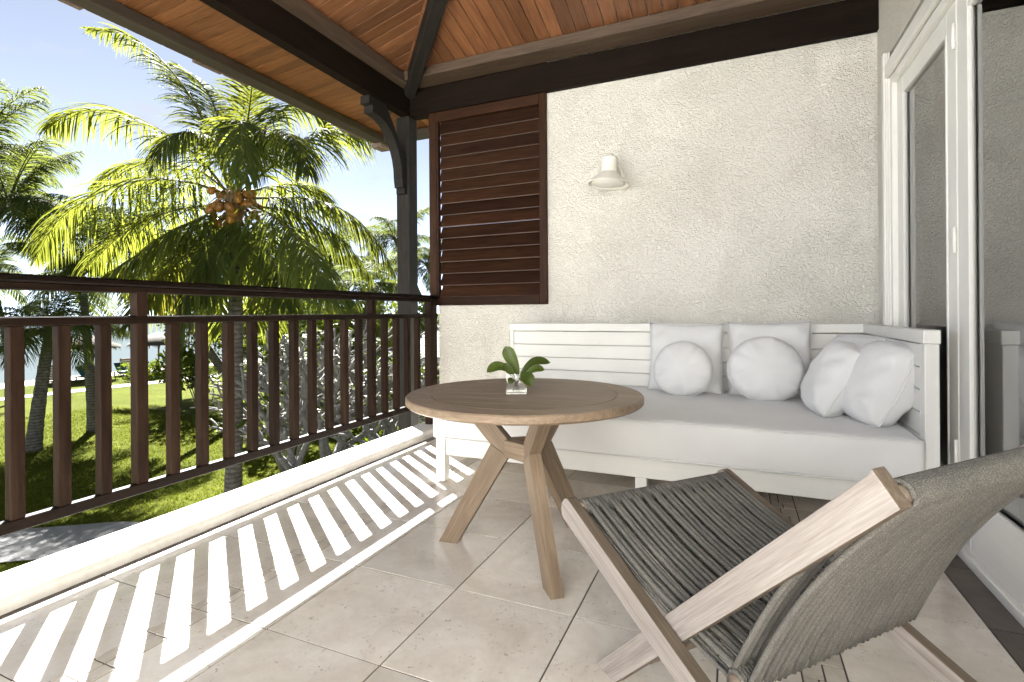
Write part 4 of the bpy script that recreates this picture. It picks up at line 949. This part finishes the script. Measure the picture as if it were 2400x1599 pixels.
mb.lathe([(0.12, -0.45), (0.17, -0.25), (0.20, 0.0), (0.17, 0.25), (0.08, 0.42)], 10, Mx=Matrix.Translation(C0), cap=False)
mb.build('fibre', 'husk', palm)
# other palms share a set of fronds
ARCH = {}
def arch(kind, mat):
    if (kind, mat) not in ARCH:
        el, dr = {0: (62, 0.9), 1: (38, 1.1), 2: (12, 1.1), 3: (-22, 0.8)}[kind]
        pts_ = []; p = Vector((0, 0, 0)); a = R(el)
        for k in range(7):
            pts_.append(p.copy()); p = p+Vector((math.cos(a), 0, math.sin(a)))*0.5; a -= 0.10*dr+0.05*k*dr*0.6
        mbx = frond_data(pts_, 1.15, 76, 0.50, 300+kind, 0.040, 0.5)
        me = bpy.data.meshes.new('frond'); me.from_pydata([tuple(v) for v in mbx.v], [], mbx.f); me.materials.append(MAT['rachis']); me.materials.append(MAT[mat]); me.polygons.foreach_set('material_index', mbx.mi); me.update(); ARCH[(kind, mat)] = me
    return ARCH[(kind, mat)]
def make_palm(base, top, label, scale=1.0, nf=26, seed=0, r_=0.14, mat='palm_leaf_far', group='background coconut palms', bend=0.3, nuts=0):
    rnd = random.Random(seed); base = Vector(base); base.z = gz(base.x, base.y); top = Vector(top)
    t = thing('coconut_palm', label, 'palm tree', base, group)
    trunk_mb(base-Vector((0, 0, 0.1)), top, r_*1.25, r_*0.8, bend, 22, 10, seed).build('trunk', 'palm_trunk', t)
    for k in range(nf):
        az = k*2.39996+rnd.uniform(-0.25, 0.25); kd = (0, 1, 1, 2, 2, 2, 3, 3)[k % 8]
        o = bpy.data.objects.new('frond', arch(kd, mat))
        s_ = scale*rnd.uniform(0.85, 1.15)
        finish(o, Matrix.Translation(top) @ Matrix.Rotation(az, 4, 'Z') @ Matrix.Rotation(rnd.uniform(-0.18, 0.18), 4, 'Y') @ Matrix.Scale(s_, 4), t)
    if nuts:
        for k in range(nuts):
            o = bpy.data.objects.new('coconut', NUT.data); a = rnd.uniform(0, 6.28)
            finish(o, Matrix.Translation(top+Vector((math.cos(a)*0.3, math.sin(a)*0.3, rnd.uniform(-0.4, 0.05)))) @ Matrix.Scale(rnd.uniform(0.8, 1.1), 4), t)
    return t
make_palm(on_ground(76, 1058, G), at(118, 775, 16.3), 'young palm with a leaning scarred trunk on the lawn at left', 0.78, 20, 11, 0.17, bend=-0.35)
make_palm((-24, 3.6, G), at(20, 480, 17.5), 'dense bushy palm at the far left edge of the picture', 0.95, 30, 12, 0.17)
make_palm((-27, 7.5, G), at(-60, 360, 21), 'tall pale palm rising above the left edge of the picture', 1.2, 24, 13, 0.16)
make_palm((-19, 16, G), at(300, 560, 19), 'palm hidden behind the left fronds of the big coconut palm', 1.0, 26, 14, 0.15)
make_palm((-14.5, 16, G), at(868, 668, 20), 'small palm with orange nuts just left of the corner post', 0.72, 24, 15, 0.13, nuts=8)
make_palm((-17, 22, G), at(770, 610, 26), 'pale palm seen between big fronds left of the corner post', 0.95, 24, 16, 0.13)
make_palm((-20, 34, G), at(925, 560, 36), 'distant palm rising behind the corner post', 1.05, 22, 17, 0.15)
make_palm((-19, 36, G), at(1000, 620, 33), 'distant palm seen between corner post and shutter', 0.95, 22, 18, 0.15)
make_palm((-30, 20, G), at(430, 650, 30), 'far palm by the beach behind the bare frangipani', 1.0, 24, 19, 0.14)
make_palm((-33, 14, G), at(-20, 640, 27), 'low palm at the left edge just above the railing', 0.85, 24, 20, 0.14)
make_palm((-22, 11.5, G), at(190, 640, 20), 'palm behind the leaning young palm on the lawn', 0.85, 24, 21, 0.14)
make_palm((-17, 26, G), at(660, 660, 28), 'distant palm behind the trunk of the big coconut palm', 0.95, 24, 22, 0.14)

# ------------------------------------------------------------------ frangipani with bare grey branches
def frangipani(base, label, seed, h=1.0, group=None):
    rnd = random.Random(seed); base = Vector(base); base.z = gz(base.x, base.y)
    t = thing('frangipani_tree', label, 'tree', base, group); mbx = MB(); tips = []
    def grow(p, d, l, r_, lev):
        q_ = p+d*l; mid = p.lerp(q_, 0.5)+Vector((rnd.uniform(-1, 1), rnd.uniform(-1, 1), rnd.uniform(-0.3, 0.6)))*l*0.08
        mbx.tube(spline([p, mid, q_], 5), [r_, r_*0.95, r_*0.9, r_*0.86, r_*0.84], 6)
        if lev == 0: tips.append((q_, d)); return
        nn = 3 if rnd.random() < 0.45 else 2; a0 = rnd.uniform(0, 6.28)
        for k in range(nn):
            a = a0+k*6.283/nn+rnd.uniform(-0.4, 0.4); s1 = d.cross(Vector((0.3, 0.2, 1))).normalized(); s2 = d.cross(s1)
            sp_ = rnd.uniform(0.45, 0.85); nd = (d+(s1*math.cos(a)+s2*math.sin(a))*sp_+Vector((0, 0, 0.22))).normalized()
            grow(q_, nd, l*rnd.uniform(0.70, 0.90), r_*0.76, lev-1)
    for k in range(4):
        a = k*1.57+rnd.uniform(-0.4, 0.4); grow(base+Vector((math.cos(a)*0.12, math.sin(a)*0.12, -0.1)), Vector((math.cos(a)*0.42, math.sin(a)*0.42, 1)).normalized(), 1.05*h, 0.085*h, (5, 4, 5, 4)[k])
    mbx.build('branches', 'pale_bark', t, recalc=False)
    lf = MB(); fw = MB()
    for q_, d in tips:
        if rnd.random() < 0.34:
            for j in range(rnd.randint(3, 6)):
                a = rnd.uniform(0, 6.28); dd = Vector((math.cos(a), math.sin(a), rnd.uniform(0.1, 0.9))).normalized(); L = rnd.uniform(0.12, 0.24); s_ = dd.cross(Vector((0, 0, 1))).normalized()*L*0.16
                lf.add([q_, q_+dd*L*0.5-s_, q_+dd*L, q_+dd*L*0.5+s_], [(0, 1, 2, 3)])
        if rnd.random() < 0.30:
            for j in range(4):
                c_ = q_+Vector((rnd.uniform(-0.07, 0.07), rnd.uniform(-0.07, 0.07), rnd.uniform(0.02, 0.1)))
                for m_ in range(5):
                    a = m_*1.2566+rnd.uniform(0, 0.4); dd = Vector((math.cos(a), math.sin(a), rnd.uniform(0.0, 0.6))); s_ = Vector((-dd.y, dd.x, 0))*0.016
                    fw.add([c_, c_+dd*0.025-s_, c_+dd*0.045, c_+dd*0.025+s_], [(0, 1, 2, 3)])
    lf.build('foliage', 'shrub_leaf', t, recalc=False)['kind'] = 'stuff'
    if fw.f: fw.build('blossom', 'petal', t, recalc=False)['kind'] = 'stuff'
    return t
frangipani((-8.6, 8.6, G), 'large frangipani with bare grey forking branches directly behind the balusters', 41, 1.12, 'frangipani trees')
frangipani((-6.6, 9.4, G), 'frangipani with bare grey branches nearest the corner post', 42, 0.9, 'frangipani trees')
frangipani((-10.6, 10.0, G), 'frangipani behind the trunk of the big coconut palm', 43, 0.95, 'frangipani trees')
# ------------------------------------------------------------------ shrubs
def shrub(c_, rx_, rz_, label, seed, mat='shrub_leaf', n=2600, ls=0.10, name='garden_shrub', cat='shrub', group='garden shrubs'):
    rnd = random.Random(seed); c_ = Vector(c_); c_.z = gz(c_.x, c_.y)
    t = thing(name, label, cat, c_, group); mbx = MB()
    lobes = [(Vector((rnd.uniform(-0.6, 0.6)*rx_, rnd.uniform(-0.6, 0.6)*rx_, rz_*rnd.uniform(0.3, 1.0))), rnd.uniform(0.35, 0.6)*rx_) for _ in range(9)]
    for k in range(n):
        lc, lr = rnd.choice(lobes); d = Vector((rnd.gauss(0, 1), rnd.gauss(0, 1), rnd.gauss(0, 1))).normalized(); p = c_+lc+d*lr*rnd.uniform(0.55, 1.0)**0.5
        if p.z < c_.z+0.02: p.z = c_.z+rnd.uniform(0.02, 0.3)
        dd = (d+Vector((rnd.uniform(-0.8, 0.8), rnd.uniform(-0.8, 0.8), rnd.uniform(-0.3, 0.9)))).normalized(); L = ls*rnd.uniform(0.7, 1.6); s_ = dd.cross(Vector((rnd.uniform(-1, 1), rnd.uniform(-1, 1), rnd.uniform(-1, 1))))
        if s_.length < 0.05: continue
        s_ = s_.normalized()*L*0.26; mbx.add([p, p+dd*L*0.5-s_, p+dd*L, p+dd*L*0.5+s_], [(0, 1, 2, 3)])
    mbx.build('foliage', mat, t, recalc=False)['kind'] = 'stuff'
    st = MB()
    for lc, lr in lobes: st.tube(spline([c_+Vector((lc.x*0.1, lc.y*0.1, -0.05)), c_+Vector((lc.x*0.5, lc.y*0.5, lc.z*0.55)), c_+lc], 5), [0.03, 0.027, 0.022, 0.016, 0.01], 5)
    st.build('stem', 'pale_bark', t, recalc=False); return t
shrub((-5.6, 8.2, G), 1.1, 1.3, 'bright green shrub below the corner post', 51, n=3200)
shrub((-4.4, 8.9, G), 1.0, 1.7, 'leafy shrub nearest the neighbouring white house', 52, 'dark_leaf')
shrub((-7.6, 10.6, G), 1.2, 1.5, 'dark green shrub among the frangipani branches', 53, 'dark_leaf')
shrub((-9.5, 13.0, G), 1.6, 1.8, 'rounded shrub behind the frangipani trees', 54, 'shrub_leaf', 3000, 0.13)
shrub((-36.5, 22, G), 1.4, 0.7, 'low clipped bush between the beach path and teal lounger', 55, 'shrub_leaf', 1600, 0.14)
shrub((-36.3, 25.5, G), 1.5, 0.9, 'low bush at the beach path behind the frangipani', 56, 'shrub_leaf', 1600, 0.14)
shrub((-17.6, 18.6, G), 2.0, 2.6, 'tall leafy bush left of the white house', 57, 'shrub_leaf', 3200, 0.16)
shrub((-24, 27, G), 3.0, 3.0, 'big green bush far behind the palm trunk', 58, 'dark_leaf', 3200, 0.22)
shrub((-17, 30, G), 3.5, 3.6, 'large bush beyond the neighbouring house', 59, 'shrub_leaf', 3200, 0.24)
shrub((-28, 34, G), 3.5, 3.4, 'distant bush by the shore right of the palm trunk', 60, 'dark_leaf', 3000, 0.26)
shrub((-31, 4.5, G), 2.6, 2.6, 'leafy bush at the left edge beyond the lawn', 61, 'dark_leaf', 3000, 0.2)
for (c_, rx_, rz_, lab, sd_, mt_) in (((-15.5, 15.0, G), 2.0, 4.6, 'tall leafy tree behind the frangipani branches', 71, 'shrub_leaf'), ((-15.6, 18.6, G), 1.9, 4.4, 'leafy tree just left of the white house', 72, 'shrub_leaf'),
        ((-22.0, 22.0, G), 2.6, 5.0, 'broad leafy tree beyond the big palm trunk', 73, 'dark_leaf'), ((-27.0, 27.0, G), 3.0, 5.5, 'far leafy tree between palm and shore', 74, 'shrub_leaf'), ((-17.5, 24.0, G), 2.6, 5.4, 'tree with bright leaves behind the white house roof', 75, 'shrub_leaf'),
        ((-36.0, 33.0, G), 3.2, 4.6, 'shoreline tree right of the beach parasols', 76, 'dark_leaf'), ((-29.0, 8.0, G), 2.2, 5.2, 'leafy tree at the left beyond the leaning palm', 77, 'shrub_leaf'), ((-24.0, 17.0, G), 2.2, 5.0, 'leafy tree between the leaning palm and the big trunk', 78, 'shrub_leaf')):
    shrub(c_, rx_, rz_, lab, sd_, mt_, 4200, 0.20, 'leafy_tree', 'tree', 'garden trees')
# ------------------------------------------------------------------ beach furniture
def parasol(p, label, r_=1.9, h=2.35):
    p = Vector(p); p.z = gz(p.x, p.y)
    t = thing('thatched_parasol', label, 'parasol', p, 'thatched beach parasols'); mbx = MB(); mbx.tube([p, p+Vector((0, 0, h+0.5))], 0.06, 8); mbx.build('pole', 'weathered_wood', t)
    rnd = random.Random(int(p.y*10)); mbx = MB(); n_ = 40
    mbx.lathe([(r_, h-0.25), (r_*0.98, h-0.15), (r_*0.5, h+0.30), (0.05, h+0.68), (0.04, h+0.5), (r_*0.9, h-0.22)], n_, Mx=Matrix.Translation(p), cap=False)
    for k in range(150):
        a = rnd.uniform(0, 6.28); q_ = p+Vector((math.cos(a)*r_*0.97, math.sin(a)*r_*0.97, h-0.18)); dd = Vector((math.cos(a)*0.4, math.sin(a)*0.4, -1)).normalized()*rnd.uniform(0.12, 0.4); s_ = Vector((-math.sin(a), math.cos(a), 0))*0.05
        mbx.add([q_-s_, q_+s_, q_+dd], [(0, 1, 2)])
    mbx.build('thatch_roof', 'thatch', t, recalc=False); return t
parasol((-40.5, 20.8, G), 'thatched beach parasol above the teal loungers at the left'); parasol((-39.3, 24.8, G), 'thatched beach parasol second from the left'); parasol((-39, 30, G), 'thatched beach parasol behind the frangipani branches')
def lounger(p, rz, label):
    p = Vector(p); p.z = gz(p.x, p.y)
    t = thing('beach_lounger', label, 'lounger', p, 'teal beach loungers', rot=Matrix.Rotation(R(rz), 4, 'Z')); Mw = WM[t]
    mbx = MB(); mbx.box((-0.95, -0.34, 0.22), (0.95, 0.34, 0.28)); mbx.build('frame', 'weathered_wood', t, Mw)
    for sx in (-0.8, 0.8):
        for sy in (-0.28, 0.28): mbx = MB(); mbx.box((sx-0.03, sy-0.03, 0), (sx+0.03, sy+0.03, 0.218)); mbx.build('leg', 'weathered_wood', t, Mw)
    mbx = MB(); mbx.box((-0.93, -0.33, 0.285), (0.35, 0.33, 0.37), 0, 0.02); mbx.build('cushion', 'teal_canvas', t, Mw)
    mbx = MB(); mbx.box((0, -0.33, 0.0), (0.78, 0.33, 0.09), 0, 0.02, Mx=Matrix.Translation((0.33, 0, 0.30)) @ Matrix.Rotation(R(-48), 4, 'Y')); mbx.build('backrest', 'teal_canvas', t, Mw); return t
lounger((-39.2, 20.3, G), 190, 'teal cushioned beach lounger below the left parasol'); lounger((-39.5, 22.6, G), 175, 'teal cushioned beach lounger right of the parasol pole'); lounger((-39.6, 26.5, G), 185, 'teal beach lounger furthest right by the shore')
for k, (x_, y_, w_) in enumerate(((-41.5, 19.3, 1.6), (-41.6, 24.2, 1.5))):
    t = thing('timber_screen', ('low timber windbreak behind the left teal lounger', 'low timber windbreak between the two beach parasols')[k], 'screen', (x_, y_, gz(x_, y_)), 'beach windbreaks')
    for j in range(6): box('slat', (x_, y_-w_/2, gz(x_, y_)+0.05+0.17*j), (x_+0.05, y_+w_/2, gz(x_, y_)+0.20+0.17*j), 'weathered_wood', t, 0, 'Y')
    for sy in (-w_/2+0.04, w_/2-0.12): box('post', (x_-0.08, y_+sy, gz(x_, y_)-0.1), (x_-0.001, y_+sy+0.08, gz(x_, y_)+1.1), 'weathered_wood', t, 0, 'Z')
# ------------------------------------------------------------------ neighbouring house
hs = thing('white_house', 'white rendered house with grey shingle roof right of the palm', 'house', (-9.0, 19.5, G))
hx0, hx1, hy0, hy1 = -12.6, -6.0, 17.6, 23.5; hz = -0.55
box('wall', (hx0, hy0, G-0.1), (hx1, hy1, hz), 'house_white', hs)
for k in range(3):
    xw = hx0+0.9+2.0*k
    wf = box('window', (xw, hy0-0.05, -2.2), (xw+1.0, hy0-0.001, -0.95), 'dark_beam', hs); mesh_obj('pane', [(xw+0.07, hy0-0.053, -2.13), (xw+0.93, hy0-0.053, -2.13), (xw+0.93, hy0-0.053, -1.02), (xw+0.07, hy0-0.053, -1.02)], [(0, 1, 2, 3)], 'window_glass', wf)
ov = 0.7; ez, rz_ = hz-0.12, 1.55; ym = (hy0+hy1)/2; run = ym-hy0+ov
mb = MB(); mb.add([(hx0-ov, hy0-ov, ez), (hx1+ov, hy0-ov, ez), (hx1+ov, hy1+ov, ez), (hx0-ov, hy1+ov, ez), (hx0-ov+run, ym, rz_), (hx1+ov-run+2, ym, rz_)], [(0, 1, 5, 4), (1, 2, 5), (2, 3, 4, 5), (3, 0, 4), (3, 2, 1, 0)]); rf = mb.build('roof', 'shingle', hs)
nr = 22
for i in range(nr):        # shingle courses on the two slopes that show
    t0, t1 = i/nr, (i+1.25)/nr
    for side in range(2):
        mb = MB(); n_ = 26
        for k in range(n_):
            if side == 0:
                xa = hx0-ov+run*t0; xb = hx1+ov-(run-2)*t0; ya = hy0-ov+run*t0; yb_ = hy0-ov+run*min(1, t1)
                x_0 = xa+(xb-xa)*(k+0.04)/n_; x_1 = xa+(xb-xa)*(k+0.96)/n_; j = rnd.uniform(-0.03, 0.03)
                mb.add([(x_0, ya+j, ez+(rz_-ez)*t0+0.05), (x_1, ya+j, ez+(rz_-ez)*t0+0.05), (x_1, yb_, ez+(rz_-ez)*min(1, t1)+0.015), (x_0, yb_, ez+(rz_-ez)*min(1, t1)+0.015)], [(0, 1, 2, 3)])
            else:
                ya = hy0-ov+run*t0; yb_ = hy1+ov-run*t0; xa = hx0-ov+run*t0; xb = hx0-ov+run*min(1, t1)
                y_0 = ya+(yb_-ya)*(k+0.04)/n_; y_1 = ya+(yb_-ya)*(k+0.96)/n_
                mb.add([(xa, y_0, ez+(rz_-ez)*t0+0.05), (xb, y_0, ez+(rz_-ez)*min(1, t1)+0.015), (xb, y_1, ez+(rz_-ez)*min(1, t1)+0.015), (xa, y_1, ez+(rz_-ez)*t0+0.05)], [(0, 1, 2, 3)])
        mb.build('shingle_course', 'shingle', rf, recalc=False)
# ------------------------------------------------------------------ small garden things
gl = on_ground(600, 1130, G)
t = thing('garden_light', 'thin curved black garden light on the lawn below the railing', 'lamp', (-9.0, 8.6, gz(-9.0, 8.6)))
mb = MB(); mb.tube(spline([(-9.0, 8.6, G-0.05), (-9.0, 8.6, G+0.55), (-8.98, 8.6, G+0.75), (-8.85, 8.62, G+0.82)], 10), 0.028, 8); mb.build('stem', 'dark_metal', t)
mb = MB(); mb.lathe([(0.0, 0.04), (0.05, 0.03), (0.07, -0.03), (0.0, -0.03)], 12, Mx=Matrix.Translation((-8.83, 8.62, G+0.80)), cap=False); mb.build('lamp_head', 'dark_metal', t)
